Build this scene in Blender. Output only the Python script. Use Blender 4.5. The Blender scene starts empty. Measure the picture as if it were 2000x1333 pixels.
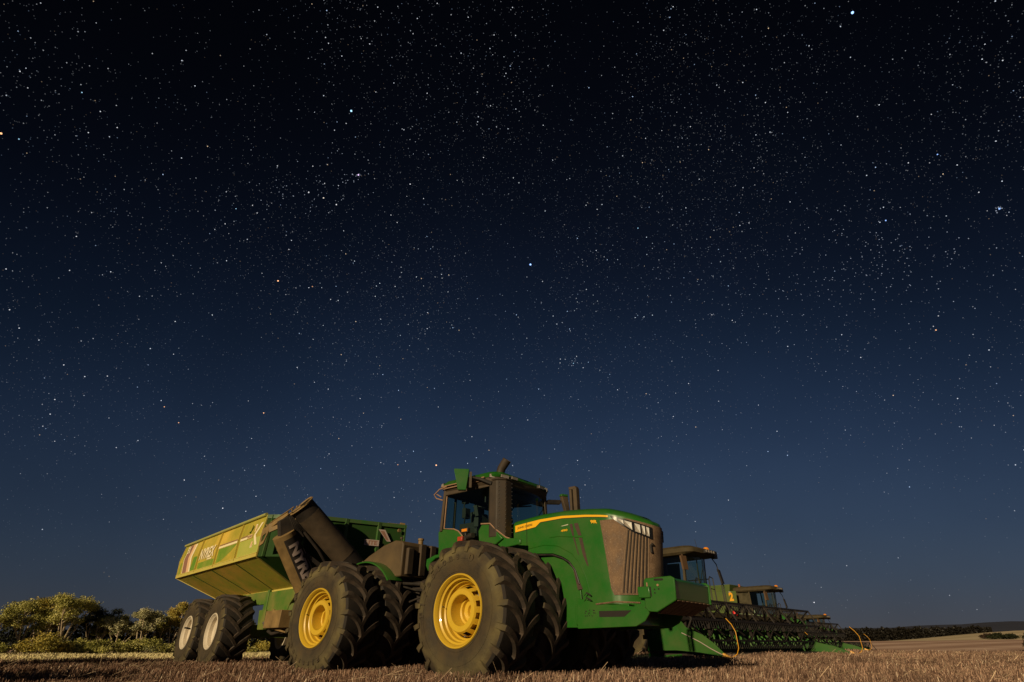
import bpy, bmesh, math, random
import numpy as np
from mathutils import Vector, Matrix
from math import sin, cos, pi, radians as R

# ------------------------------------------------------------------ camera, sky, light
sc = bpy.context.scene
COL = sc.collection
cam_d = bpy.data.cameras.new('camera'); cam = bpy.data.objects.new('camera', cam_d); COL.objects.link(cam)
cam_d.sensor_width = 36.0; cam_d.lens = 18.0; cam_d.clip_start = 0.05; cam_d.clip_end = 30000
cam.location = (0, 0, 0.52); cam.rotation_euler = (pi/2 + 0.537, 0, 0)
sc.camera = cam
sc.view_settings.view_transform = 'Standard'; sc.view_settings.look = 'None'
sc.view_settings.exposure = 0.0; sc.view_settings.gamma = 1.0

def srgb(r, g, b):
    f = lambda c: (c/255/12.92) if c/255 <= .04045 else ((c/255+.055)/1.055)**2.4
    return (f(r), f(g), f(b), 1)

W = bpy.data.worlds.new('World'); sc.world = W; W.use_nodes = True
nt = W.node_tree; nt.nodes.clear()
wo = nt.nodes.new('ShaderNodeOutputWorld'); bg = nt.nodes.new('ShaderNodeBackground')
tc = nt.nodes.new('ShaderNodeTexCoord'); sp = nt.nodes.new('ShaderNodeSeparateXYZ'); rp = nt.nodes.new('ShaderNodeValToRGB')
nt.links.new(tc.outputs['Generated'], sp.inputs[0])
# the glow lies along the horizon ahead: height is measured across it, so it fades evenly upwards
sc_ = nt.nodes.new('ShaderNodeVectorMath'); sc_.operation = 'MULTIPLY'; sc_.inputs[1].default_value = (.45, 1, 1)
nm_ = nt.nodes.new('ShaderNodeVectorMath'); nm_.operation = 'NORMALIZE'; s2_ = nt.nodes.new('ShaderNodeSeparateXYZ')
nt.links.new(tc.outputs['Generated'], sc_.inputs[0]); nt.links.new(sc_.outputs[0], nm_.inputs[0]); nt.links.new(nm_.outputs[0], s2_.inputs[0]); nt.links.new(s2_.outputs['Z'], rp.inputs[0])
rp.color_ramp.interpolation = 'B_SPLINE'
stops = [(0.0, (77, 75, 78)), (0.035, (69, 73, 81)), (0.10, (60, 72, 88)), (0.19, (49, 65, 87)), (0.33, (36, 52, 77)), (0.48, (21, 34, 54)),
         (0.62, (12, 19, 34)), (0.75, (6, 10, 19)), (0.88, (3, 4, 9)), (1.0, (1, 2, 4))]
el = rp.color_ramp.elements
while len(el) < len(stops): el.new(0.5)
for e, (p, c) in zip(el, stops): e.position = p; e.color = srgb(*c)
nz = nt.nodes.new('ShaderNodeTexNoise'); nz.inputs['Scale'].default_value = 2.2; nz.inputs['Detail'].default_value = 5
mr = nt.nodes.new('ShaderNodeMapRange'); mr.inputs['From Min'].default_value = .3; mr.inputs['From Max'].default_value = .7
mr.inputs['To Min'].default_value = .86; mr.inputs['To Max'].default_value = 1.12
nt.links.new(tc.outputs['Generated'], nz.inputs['Vector']); nt.links.new(nz.outputs[0], mr.inputs[0])
mx = nt.nodes.new('ShaderNodeVectorMath'); mx.operation = 'SCALE'
nt.links.new(rp.outputs[0], mx.inputs[0]); nt.links.new(mr.outputs[0], mx.inputs['Scale'])
# the sky is a little darker towards the left horizon
xr = nt.nodes.new('ShaderNodeMapRange'); xr.inputs['From Min'].default_value = -.75; xr.inputs['From Max'].default_value = .1
xr.inputs['To Min'].default_value = .62; xr.inputs['To Max'].default_value = 1.0
nt.links.new(sp.outputs['X'], xr.inputs[0])
m2 = nt.nodes.new('ShaderNodeVectorMath'); m2.operation = 'SCALE'
nt.links.new(mx.outputs[0], m2.inputs[0]); nt.links.new(xr.outputs[0], m2.inputs['Scale'])
nt.links.new(m2.outputs[0], bg.inputs[0]); bg.inputs[1].default_value = 1.0; nt.links.new(bg.outputs[0], wo.inputs[0])

SUN_EL = R(17)
TO = Vector((-.51*cos(SUN_EL), -.86*cos(SUN_EL), sin(SUN_EL))).normalized()
sun_d = bpy.data.lights.new('moonlight', 'SUN'); sun = bpy.data.objects.new('moonlight', sun_d); COL.objects.link(sun)
sun_d.energy = 3.6; sun_d.angle = R(0.6); sun_d.color = (1.0, .79, .48)
sun.rotation_euler = TO.to_track_quat('Z', 'Y').to_euler()

rnd = random.Random(7); rng = np.random.default_rng(11)

# ------------------------------------------------------------------ materials
def N(nt, t, **k):
    n = nt.nodes.new(t)
    for a, b in k.items(): setattr(n, a, b)
    return n
def mat(name, col, rough=.5, metal=0, dust=None, damt=.3, dscale=3., bump=0, bscale=30, spec=.5, coat=0, speck=None, dust2=None, contrast=.5):
    m = bpy.data.materials.new(name); m.use_nodes = True; nt = m.node_tree; b = nt.nodes['Principled BSDF']
    b.inputs['Roughness'].default_value = rough; b.inputs['Metallic'].default_value = metal
    b.inputs['Specular IOR Level'].default_value = spec; b.inputs['Coat Weight'].default_value = coat
    c4 = (*col[:3], 1)
    b.inputs['Base Color'].default_value = c4
    tc = N(nt, 'ShaderNodeTexCoord')
    if dust:
        n = N(nt, 'ShaderNodeTexNoise'); n.inputs['Scale'].default_value = dscale; n.inputs['Detail'].default_value = 8; n.inputs['Roughness'].default_value = .65
        nt.links.new(tc.outputs['Object'], n.inputs['Vector'])
        mr = N(nt, 'ShaderNodeMapRange'); mr.inputs['From Min'].default_value = .34; mr.inputs['From Max'].default_value = .66
        mr.inputs['To Min'].default_value = max(0, damt-contrast*.5); mr.inputs['To Max'].default_value = min(1, damt+contrast*.5)
        nt.links.new(n.outputs[0], mr.inputs[0])
        mix = N(nt, 'ShaderNodeMix', data_type='RGBA'); mix.inputs['A'].default_value = c4; mix.inputs['B'].default_value = (*dust[:3], 1)
        nt.links.new(mr.outputs[0], mix.inputs['Factor']); out = mix.outputs['Result']
        if speck:
            v = N(nt, 'ShaderNodeTexNoise'); v.inputs['Scale'].default_value = speck[1]; v.inputs['Detail'].default_value = 3
            nt.links.new(tc.outputs['Object'], v.inputs['Vector'])
            r2 = N(nt, 'ShaderNodeMapRange'); r2.inputs['From Min'].default_value = speck[2]; r2.inputs['From Max'].default_value = speck[2]+.08
            nt.links.new(v.outputs[0], r2.inputs[0])
            mm = N(nt, 'ShaderNodeMix', data_type='RGBA'); mm.inputs['B'].default_value = (*speck[0][:3], 1)
            nt.links.new(r2.outputs[0], mm.inputs['Factor']); nt.links.new(out, mm.inputs['A']); out = mm.outputs['Result']
        nt.links.new(out, b.inputs['Base Color'])
        rr = N(nt, 'ShaderNodeMapRange'); rr.inputs['To Min'].default_value = rough; rr.inputs['To Max'].default_value = min(1, rough+.4)
        nt.links.new(mr.outputs[0], rr.inputs[0]); nt.links.new(rr.outputs[0], b.inputs['Roughness'])
    if bump:
        n = N(nt, 'ShaderNodeTexNoise'); n.inputs['Scale'].default_value = bscale; n.inputs['Detail'].default_value = 6
        nt.links.new(tc.outputs['Object'], n.inputs['Vector'])
        bp = N(nt, 'ShaderNodeBump'); bp.inputs['Strength'].default_value = bump; bp.inputs['Distance'].default_value = .02
        nt.links.new(n.outputs[0], bp.inputs['Height']); nt.links.new(bp.outputs[0], b.inputs['Normal'])
    return m

DUST = (.17, .11, .06)
GREEN = mat('green paint', (.014, .118, .010), .30, 0, DUST, .07, 2.6, coat=.3, contrast=.16, speck=((.20, .20, .11), 120, .69), bump=.06, bscale=5)
GREEN2 = mat('dusty green paint', (.022, .10, .015), .45, 0, DUST, .22, 2.5, contrast=.35)  # green with more dust mixed in
CGREEN = mat('old green paint', (.035, .15, .012), .5, 0, (.26, .19, .05), .3, 1.2, contrast=.7)
YELLOW = mat('yellow paint', (.64, .42, .03), .33, 0, (.42, .26, .06), .08, 3, coat=.2, contrast=.25)
DECAL = mat('yellow decal', (.85, .45, .01), .4)
BLACKD = mat('black decal', (.012, .010, .008), .5)
TREAD = mat('tyre tread rubber', (.010, .008, .007), .75, 0, (.04, .028, .02), .3, 5, bump=.3, bscale=60, contrast=.6)
LUG = mat('worn lug rubber', (.016, .012, .009), .7, 0, (.10, .065, .042), .34, 7, bump=.25, bscale=70, contrast=.6)
SIDE = mat('dusty sidewall rubber', (.024, .017, .009), .7, 0, (.068, .047, .023), .40, 3.2, bump=.35, bscale=40, contrast=1.1)
def side_mat():
    m = SIDE; nt = m.node_tree; b = nt.nodes['Principled BSDF']; src = b.inputs['Base Color'].links[0].from_socket
    tc = N(nt, 'ShaderNodeTexCoord'); sx = N(nt, 'ShaderNodeSeparateXYZ'); nt.links.new(tc.outputs['Object'], sx.inputs[0]); cb = N(nt, 'ShaderNodeCombineXYZ')
    nt.links.new(sx.outputs['X'], cb.inputs['X']); nt.links.new(sx.outputs['Z'], cb.inputs['Z'])
    ln = N(nt, 'ShaderNodeVectorMath', operation='LENGTH'); nt.links.new(cb.outputs[0], ln.inputs[0])
    r = N(nt, 'ShaderNodeValToRGB'); e = r.color_ramp.elements
    for q in (0, 0, 0): e.new(.5)
    for q, (p_, c) in zip(e, ((.0, .0), (.62, .03), (.74, .30), (.86, .85), (1.0, .25))): q.position = p_; q.color = (c, c, c, 1)
    nt.links.new(ln.outputs['Value'], r.inputs[0])
    n = N(nt, 'ShaderNodeTexNoise'); n.inputs['Scale'].default_value = 2.4; n.inputs['Detail'].default_value = 6; nt.links.new(tc.outputs['Object'], n.inputs['Vector'])
    g = N(nt, 'ShaderNodeMapRange'); g.inputs['From Min'].default_value = .38; g.inputs['From Max'].default_value = .62; nt.links.new(n.outputs[0], g.inputs[0])
    mu = N(nt, 'ShaderNodeMath', operation='MULTIPLY'); nt.links.new(r.outputs[0], mu.inputs[0]); nt.links.new(g.outputs[0], mu.inputs[1])
    x = N(nt, 'ShaderNodeMix', data_type='RGBA'); x.inputs['B'].default_value = (.155, .125, .05, 1); nt.links.new(mu.outputs[0], x.inputs['Factor']); nt.links.new(src, x.inputs['A']); nt.links.new(x.outputs['Result'], b.inputs['Base Color'])
side_mat()
LETTER = mat('raised sidewall lettering', (.030, .021, .012), .7, 0, (.09, .065, .03), .45, 3.2, contrast=1.1)
GRILLE = mat('dusty grille plastic', (.085, .048, .026), .6, 0, (.21, .13, .075), .45, 4.5, speck=((.40, .29, .20), 110, .60), contrast=.9)
RIBM = mat('dusty grille rib', (.13, .08, .045), .6, 0, (.27, .18, .11), .5, 6, contrast=.8)
BEZEL = mat('gloss black bezel', (.008, .008, .008), .25)
SLOT = mat('dark slot', (.012, .008, .006), .8)
DARK = mat('dark grimy steel', (.012, .009, .008), .65, 0, (.045, .03, .02), .3, 4, contrast=.6)
STACKM = mat('sooty heat shield', (.022, .015, .010), .55, 0, (.065, .043, .025), .4, 3, contrast=.5)
BROWN = mat('dust coated plastic', (.035, .025, .016), .6, 0, (.12, .08, .045), .4, 3, contrast=.5)
TANKM = mat('dusty tank plastic', (.055, .036, .018), .55, 0, (.13, .085, .036), .45, 2, contrast=.5)
BLACK = mat('black plastic', (.012, .011, .011), .45, 0, (.06, .045, .03), .2, 6, contrast=.4)
TRIM = mat('dust caked rubber trim', (.26, .15, .09), .8, 0, (.36, .22, .13), .5, 12, contrast=.6)
CHROME = mat('lamp reflector', (.62, .60, .56), .2)
LENS = mat('pale lamp lens', (.42, .38, .33), .2, 0, (.2, .16, .12), .35, 20, contrast=.7)
AMBER = mat('amber lens', (.75, .26, .02), .3)
REDL = mat('red lens', (.40, .05, .02), .35)
REDB = mat('bright red plastic', (.75, .02, .02), .4)
STEEL = mat('bare steel', (.45, .42, .38), .35, .8)
CABINT = mat('cab interior plastic', (.035, .033, .03), .7)
SEATM = mat('seat fabric', (.05, .05, .048), .9)
SCREEN = mat('monitor glass', (.02, .022, .024), .15)
WHITE = mat('pale decal', (.88, .76, .50), .5)
PINKD = mat('faded brown decal', (.30, .15, .10), .5)
PEACH = mat('peach decal', (.78, .50, .27), .5)
LOGOW = mat('pale lettering', (.42, .33, .30), .6)
CARTPANEL = mat('cart side paint', (.22, .26, .02), .42, 0, (.66, .44, .06), .55, .55, contrast=.9)  # ochre dust over green; extra warm light is put into its pale tone
CARTGREEN = mat('wiped cart paint', (.10, .27, .012), .4, 0, (.34, .32, .05), .35, .8, contrast=.8)
CARTRIB = mat('cart rib paint', (.48, .42, .06), .45, 0, (.62, .42, .09), .4, 2, contrast=.5)
CARTHOP = mat('rusty hopper paint', (.34, .46, .04), .45, 0, (.90, .52, .08), .6, .7, speck=((.30, .13, .03), 14, .64), contrast=.9)  # rust and dust, brightened to stand in for low light on the slope
CARTEDGE = mat('cart edge paint', (.55, .42, .09), .5, 0, (.5, .52, .12), .3, 3, contrast=.5)
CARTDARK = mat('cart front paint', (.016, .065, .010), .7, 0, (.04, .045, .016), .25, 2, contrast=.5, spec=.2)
AUGM = mat('weathered auger steel', (.13, .085, .035), .5, 0, (.32, .20, .07), .45, 3, contrast=.6)
CRIM = mat('cream rim paint', (.52, .46, .36), .45, 0, (.68, .58, .45), .4, 8, contrast=.5)
DIVG = mat('divider green', (.018, .11, .014), .6, 0, DUST, .1, 2, spec=.2, contrast=.25)
ORANGEY = mat('yellow crop divider plastic', (.80, .38, .015), .45)
OLIVE = mat('dusty combine green', (.04, .10, .012), .6, 0, (.13, .12, .03), .4, 1.2, contrast=.5)
CBROWN = mat('dusty combine trim', (.035, .028, .012), .6, 0, (.10, .07, .03), .4, 4, contrast=.5)
REELM = mat('reel steel', (.010, .008, .007), .65, 0, (.04, .026, .02), .3, 5, contrast=.5)
TINE = mat('reel tines', (.012, .010, .009), .6)

def glass_mat():
    m = bpy.data.materials.new('tinted cab glass'); m.use_nodes = True; nt = m.node_tree; nt.nodes.clear()
    o = N(nt, 'ShaderNodeOutputMaterial'); t = N(nt, 'ShaderNodeBsdfTransparent'); g = N(nt, 'ShaderNodeBsdfGlossy')
    t.inputs[0].default_value = (.55, .72, .68, 1); g.inputs[0].default_value = (.9, .95, .9, 1); g.inputs['Roughness'].default_value = .05
    lw = N(nt, 'ShaderNodeLayerWeight'); pw = N(nt, 'ShaderNodeMath', operation='POWER'); pw.inputs[1].default_value = 4; nt.links.new(lw.outputs['Facing'], pw.inputs[0])
    f = N(nt, 'ShaderNodeMath', operation='MULTIPLY_ADD'); f.inputs[1].default_value = .6; f.inputs[2].default_value = .05; nt.links.new(pw.outputs[0], f.inputs[0])
    x = N(nt, 'ShaderNodeMixShader'); nt.links.new(f.outputs[0], x.inputs[0]); nt.links.new(t.outputs[0], x.inputs[1]); nt.links.new(g.outputs[0], x.inputs[2])
    nt.links.new(x.outputs[0], o.inputs[0]); return m
GLASS = glass_mat()
def dirty_glass():
    m = bpy.data.materials.new('dusty cab glass'); m.use_nodes = True; nt = m.node_tree; nt.nodes.clear()
    o = N(nt, 'ShaderNodeOutputMaterial'); t = N(nt, 'ShaderNodeBsdfTransparent'); g = N(nt, 'ShaderNodeBsdfPrincipled')
    t.inputs[0].default_value = (.45, .62, .58, 1); g.inputs['Base Color'].default_value = (.10, .085, .05, 1); g.inputs['Roughness'].default_value = .35
    n = N(nt, 'ShaderNodeTexNoise'); n.inputs['Scale'].default_value = 3; n.inputs['Detail'].default_value = 6
    tc = N(nt, 'ShaderNodeTexCoord'); nt.links.new(tc.outputs['Object'], n.inputs['Vector'])
    r = N(nt, 'ShaderNodeMapRange'); r.inputs['From Min'].default_value = .35; r.inputs['From Max'].default_value = .65; r.inputs['To Min'].default_value = .5; r.inputs['To Max'].default_value = .95
    nt.links.new(n.outputs[0], r.inputs[0])
    x = N(nt, 'ShaderNodeMixShader'); nt.links.new(r.outputs[0], x.inputs[0]); nt.links.new(t.outputs[0], x.inputs[1]); nt.links.new(g.outputs[0], x.inputs[2])
    nt.links.new(x.outputs[0], o.inputs[0]); return m
DGLASS = dirty_glass()

# ------------------------------------------------------------------ mesh helpers
XF = None
def side_key(c): return c[1] > 0
class MB:
    def split(s, name, mats, parent=None, key=None, **k):
        d = {}
        for f, m in zip(s.f, s.m):
            c = [sum(s.v[i][a] for i in f)/len(f) for a in range(3)]; d.setdefault((key or side_key)(c), []).append((f, m))
        out = []
        for q in sorted(d, key=str):
            b = MB(); mp = {}
            for f, m in d[q]:
                b.f.append(tuple(mp.setdefault(i, len(mp)) for i in f)); b.m.append(m)
            b.v = [s.v[i] for i in sorted(mp, key=mp.get)]; out.append(b.build(name, mats, parent, **k))
        return out
    def __init__(s): s.v = []; s.f = []; s.m = []
    def add(s, vs, fs, mi=0):
        o = len(s.v); s.v += [tuple(map(float, v)) for v in vs]
        for f in fs: s.f.append(tuple(i+o for i in f)); s.m.append(mi)
    def box(s, c, d, mi=0, rz=0, ry=0, rx=0):
        M = Matrix.Rotation(rz, 3, 'Z') @ Matrix.Rotation(ry, 3, 'Y') @ Matrix.Rotation(rx, 3, 'X')
        vs = []
        for x in (-.5, .5):
            for y in (-.5, .5):
                for z in (-.5, .5):
                    p = M @ Vector((x*d[0], y*d[1], z*d[2])); vs.append((p.x+c[0], p.y+c[1], p.z+c[2]))
        s.add(vs, [(0, 1, 3, 2), (4, 6, 7, 5), (0, 4, 5, 1), (2, 3, 7, 6), (0, 2, 6, 4), (1, 5, 7, 3)], mi)
    def bar(s, a, b, w, h=None, mi=0):
        a = Vector(a); b = Vector(b); h = h or w; d = (b-a); L = d.length; d.normalize()
        up = Vector((0, 0, 1)) if abs(d.z) < .9 else Vector((1, 0, 0))
        x = d.cross(up).normalized(); y = x.cross(d).normalized(); vs = []
        for p in (a, b):
            for i, j in ((-1, -1), (1, -1), (1, 1), (-1, 1)): vs.append(p + x*i*w/2 + y*j*h/2)
        s.add(vs, [(0, 1, 2, 3), (7, 6, 5, 4), (0, 4, 5, 1), (1, 5, 6, 2), (2, 6, 7, 3), (3, 7, 4, 0)], mi)
    def prism(s, poly, e0, e1, mi=0):
        """poly: 3d points; e0,e1: offset vectors of the two ends"""
        n = len(poly); a = [Vector(p)+Vector(e0) for p in poly]; b = [Vector(p)+Vector(e1) for p in poly]
        s.add(a+b, [tuple(range(n)), tuple(range(2*n-1, n-1, -1))] + [(i, (i+1) % n, n+(i+1) % n, n+i) for i in range(n)], mi)
    def xz(s, poly, y0, y1, mi=0):
        s.prism([(p[0], 0, p[1]) for p in poly], (0, y0, 0), (0, y1, 0), mi)
    def tube(s, pts, r, n=8, mi=0, cap=True):
        pts = [Vector(p) for p in pts]; rs = r if isinstance(r, (list, tuple)) else [r]*len(pts); vs = []; fs = []
        prev = None
        for i, p in enumerate(pts):
            d = (pts[min(i+1, len(pts)-1)] - pts[max(i-1, 0)]).normalized()
            if prev is None:
                up = Vector((0, 0, 1)) if abs(d.z) < .9 else Vector((1, 0, 0)); x = d.cross(up).normalized()
            else: x = (prev - d*prev.dot(d)).normalized()
            prev = x; y = d.cross(x)
            for k in range(n): t = 2*pi*k/n; vs.append(p + (x*cos(t)+y*sin(t))*rs[i])
        for i in range(len(pts)-1):
            for k in range(n): fs.append((i*n+k, i*n+(k+1) % n, (i+1)*n+(k+1) % n, (i+1)*n+k))
        if cap: fs += [tuple(range(n))[::-1], tuple((len(pts)-1)*n+k for k in range(n))]
        s.add(vs, fs, mi)
    def lathe(s, prof, n=48, mi=0, skip=None):
        """profile [(y, r)] round the Y axis"""
        vs = [(r*cos(2*pi*k/n), y, r*sin(2*pi*k/n)) for y, r in prof for k in range(n)]
        fs = [(i*n+k, i*n+(k+1) % n, (i+1)*n+(k+1) % n, (i+1)*n+k) for i in range(len(prof)-1) for k in range(n) if not (skip and skip(i, k))]
        s.add(vs, fs, mi)
    def grid(s, rows, mi=0, close=False):
        n = len(rows[0]); vs = [p for r in rows for p in r]
        s.add(vs, [(i*n+k, i*n+k+1, (i+1)*n+k+1, (i+1)*n+k) for i in range(len(rows)-1) for k in range(n-1)], mi)
    def build(s, name, mats, parent=None, bevel=0, smooth=40, normals=True, loc=None):
        me = bpy.data.meshes.new(name); me.from_pydata([XF(v) for v in s.v] if XF else s.v, [], s.f)
        if not isinstance(mats, (list, tuple)): mats = [mats]
        for m in mats: me.materials.append(m)
        me.polygons.foreach_set('material_index', s.m)
        bm = bmesh.new(); bm.from_mesh(me)
        if normals: bmesh.ops.recalc_face_normals(bm, faces=bm.faces)
        if smooth:
            a = R(smooth)
            for f in bm.faces: f.smooth = True
            for e in bm.edges:
                if len(e.link_faces) == 2:
                    try:
                        if e.calc_face_angle() > a: e.smooth = False
                    except ValueError: pass
                else: e.smooth = False
        bm.to_mesh(me); bm.free()
        o = bpy.data.objects.new(name, me); COL.objects.link(o)
        if parent: o.parent = parent
        if loc: o.location = loc
        if bevel:
            b = o.modifiers.new('bevel', 'BEVEL'); b.width = bevel; b.segments = 2; b.limit_method = 'ANGLE'; b.angle_limit = R(35)
        return o

def np_mesh(name, V, F, mats, mi=None, parent=None, cols=None):
    me = bpy.data.meshes.new(name); nv = len(V); nf, k = F.shape
    me.vertices.add(nv); me.vertices.foreach_set('co', V.astype(np.float32).ravel())
    me.loops.add(nf*k); me.loops.foreach_set('vertex_index', F.astype(np.int32).ravel())
    me.polygons.add(nf); me.polygons.foreach_set('loop_start', (np.arange(nf)*k).astype(np.int32)); me.polygons.foreach_set('loop_total', np.full(nf, k, np.int32))
    for m in mats: me.materials.append(m)
    if mi is not None: me.polygons.foreach_set('material_index', mi.astype(np.int32))
    me.update(calc_edges=True)
    if cols is not None:
        ca = me.color_attributes.new('Col', 'FLOAT_COLOR', 'CORNER'); ca.data.foreach_set('color', np.repeat(cols, k, axis=0).astype(np.float32).ravel())
    o = bpy.data.objects.new(name, me); COL.objects.link(o)
    if parent: o.parent = parent
    return o

def root(name, loc, rz, label, cat, group=None):
    o = bpy.data.objects.new(name, None); COL.objects.link(o); o.location = loc; o.rotation_euler = (0, 0, rz); o.empty_display_size = .2
    o['label'] = label; o['category'] = cat
    if group: o['group'] = group
    return o
def tag(o, label, cat, group=None, kind=None):
    o['label'] = label; o['category'] = cat
    if group: o['group'] = group
    if kind: o['kind'] = kind
    return o
def copy_tree(o, parent=None):
    c = o.copy(); COL.objects.link(c); c.parent = parent
    for ch in [x for x in bpy.data.objects if x.parent == o]: copy_tree(ch, c)
    return c

def text_mb(txt, size=1, shear=0, bold=0, spacing=1, extrude=0, align='LEFT'):
    cu = bpy.data.curves.new('t', 'FONT'); cu.body = txt; cu.size = size; cu.shear = shear; cu.offset = bold; cu.space_character = spacing
    cu.extrude = extrude; cu.align_x = align; cu.resolution_u = 4
    o = bpy.data.objects.new('t', cu); COL.objects.link(o)
    dg = bpy.context.evaluated_depsgraph_get(); dg.update()
    me = o.evaluated_get(dg).to_mesh()
    v = [tuple(p.co) for p in me.vertices]; f = [tuple(p.vertices) for p in me.polygons]
    o.evaluated_get(dg).to_mesh_clear(); bpy.data.objects.remove(o); bpy.data.curves.remove(cu)
    return v, f
def lettering(mb, txt, height, O, X, Y, mi=0, width=None, off=None, **k):
    """text on a plane: O lower left, X along the words, Y up; scaled to height (and width)"""
    v, f = text_mb(txt, 1, **k)
    x0 = min(p[0] for p in v); x1 = max(p[0] for p in v); y0 = min(p[1] for p in v); y1 = max(p[1] for p in v)
    sy = height/(y1-y0); sx = (width/(x1-x0)) if width else sy
    O = Vector(O); X = Vector(X).normalized(); Y = Vector(Y).normalized(); Z = X.cross(Y)
    mb.add([O + X*(p[0]-x0)*sx + Y*(p[1]-y0)*sy + Z*(p[2] + (off or 0)) for p in v], f, mi)

# ------------------------------------------------------------------ terrain
def sm(a, b, x):
    t = np.clip((x-a)/(b-a), 0, 1); return t*t*(3-2*t)
def height(x, y):
    d = np.hypot(x, y); az = np.degrees(np.arctan2(x, y))
    z = .15*np.exp(-((x-9)**2+(y-21)**2)/110) + .1*np.exp(-((x-18)**2+(y-40)**2)/120) + .02*np.sin(x*.7+1)*np.sin(y*.6) * sm(14, 20, d)
    right = sm(8, 20, az) * (az < 150)
    z = z + .10*sm(28, 48, d)*right - .12*np.exp(-((x-28)**2+(y-55)**2)/200)
    z = z - sm(45, 62, d)*right*.9
    z = z + sm(66, 240, d)*right*2.7 + sm(240, 400, d)*right*.6
    hill = sm(30.5, 42, az)*right
    z = z + sm(215, 385, d)*hill*4.6 - sm(400, 520, d)*hill*3
    rd = .0205 + .0042*sm(30, 42, az) + .0006*np.sin(az*1.3) + .0003*np.sin(az*4.1)
    z = z + sm(900, 2900, d)*right*rd*2900 + sm(900, 2900, d)*(1-right)*.012*2900
    return z
def polar(name, r0, r1, nr, mats, az0=-180, az1=180, naz=240):
    rs = np.geomspace(r0, r1, nr) if r0 > 0 else np.concatenate([[0.01], np.geomspace(1, r1, nr-1)])
    az = np.radians(np.linspace(az0, az1, naz+1)); A, Q = np.meshgrid(az, rs)
    X = Q*np.sin(A); Y = Q*np.cos(A); Z = height(X, Y); V = np.stack([X, Y, Z], -1).reshape(-1, 3); n = naz+1
    i, k = np.meshgrid(np.arange(nr-1), np.arange(naz), indexing='ij'); a = (i*n+k).ravel()
    F = np.stack([a, a+1, a+n+1, a+n], 1)
    o = np_mesh(name, V, F[:, ::-1], mats); o.data.polygons.foreach_set('use_smooth', np.ones(len(F), bool)); o['kind'] = 'structure'
    return o
def ground_mat(name, stops, s1, s2, furrow=None, bump=.5):
    m = bpy.data.materials.new(name); m.use_nodes = True; nt = m.node_tree; b = nt.nodes['Principled BSDF']; b.inputs['Roughness'].default_value = .95
    b.inputs['Specular IOR Level'].default_value = .1
    tc = N(nt, 'ShaderNodeTexCoord'); n1 = N(nt, 'ShaderNodeTexNoise'); n1.inputs['Scale'].default_value = s1; n1.inputs['Detail'].default_value = 9; n1.inputs['Roughness'].default_value = .7
    nt.links.new(tc.outputs['Object'], n1.inputs['Vector'])
    n2 = N(nt, 'ShaderNodeTexNoise'); n2.inputs['Scale'].default_value = s2; n2.inputs['Detail'].default_value = 6; nt.links.new(tc.outputs['Object'], n2.inputs['Vector'])
    mm = N(nt, 'ShaderNodeMath', operation='ADD'); m1 = N(nt, 'ShaderNodeMath', operation='MULTIPLY'); m1.inputs[1].default_value = .5
    nt.links.new(n1.outputs[0], mm.inputs[0]); nt.links.new(n2.outputs[0], mm.inputs[1]); nt.links.new(mm.outputs[0], m1.inputs[0]); src = m1.outputs[0]
    if furrow:
        mp = N(nt, 'ShaderNodeMapping'); mp.inputs['Rotation'].default_value = (0, 0, furrow[0]); nt.links.new(tc.outputs['Object'], mp.inputs[0])
        wv = N(nt, 'ShaderNodeTexWave'); wv.inputs['Scale'].default_value = furrow[1]; wv.inputs['Distortion'].default_value = 2.5; wv.inputs['Detail'].default_value = 4; wv.inputs['Detail Scale'].default_value = .6
        nt.links.new(mp.outputs[0], wv.inputs['Vector'])
        mx = N(nt, 'ShaderNodeMix', data_type='FLOAT'); mx.inputs['Factor'].default_value = furrow[2]
        nt.links.new(src, mx.inputs['A']); nt.links.new(wv.outputs[1], mx.inputs['B']); src = mx.outputs['Result']
    r = N(nt, 'ShaderNodeValToRGB'); e = r.color_ramp.elements
    while len(e) < len(stops): e.new(.5)
    for q, (p, c) in zip(e, stops): q.position = p; q.color = (*c, 1)
    nt.links.new(src, r.inputs[0]); nt.links.new(r.outputs[0], b.inputs['Base Color'])
    bp = N(nt, 'ShaderNodeBump'); bp.inputs['Strength'].default_value = bump; bp.inputs['Distance'].default_value = .05
    nt.links.new(n2.outputs[0], bp.inputs['Height']); nt.links.new(bp.outputs[0], b.inputs['Normal'])
    return m
SOIL = ground_mat('stubble soil', [(.30, (.030, .016, .009)), (.5, (.07, .038, .022)), (.7, (.15, .09, .055))], .35, 12)
FAR = ground_mat('harvested paddock', [(.30, (.36, .22, .16)), (.5, (.56, .37, .28)), (.72, (.78, .56, .44))], .02, .12, (R(62), .02, .22), .2)
HILLM = ground_mat('hill paddock', [(.30, (.50, .40, .24)), (.5, (.62, .50, .32)), (.7, (.78, .62, .42))], .012, .06, (R(75), .012, .2), .2)
RIDGEM = ground_mat('distant ridge', [(.3, (.05, .055, .08)), (.6, (.065, .068, .095))], .002, .01, None, 0)  # distance haze is put into this bluish base colour
polar('ground', 0, 62, 46, [SOIL])
polar('field', 62, 240, 26, [FAR])
polar('hillside', 240, 430, 22, [HILLM])
polar('ridge', 430, 6000, 30, [RIDGEM])

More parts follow.
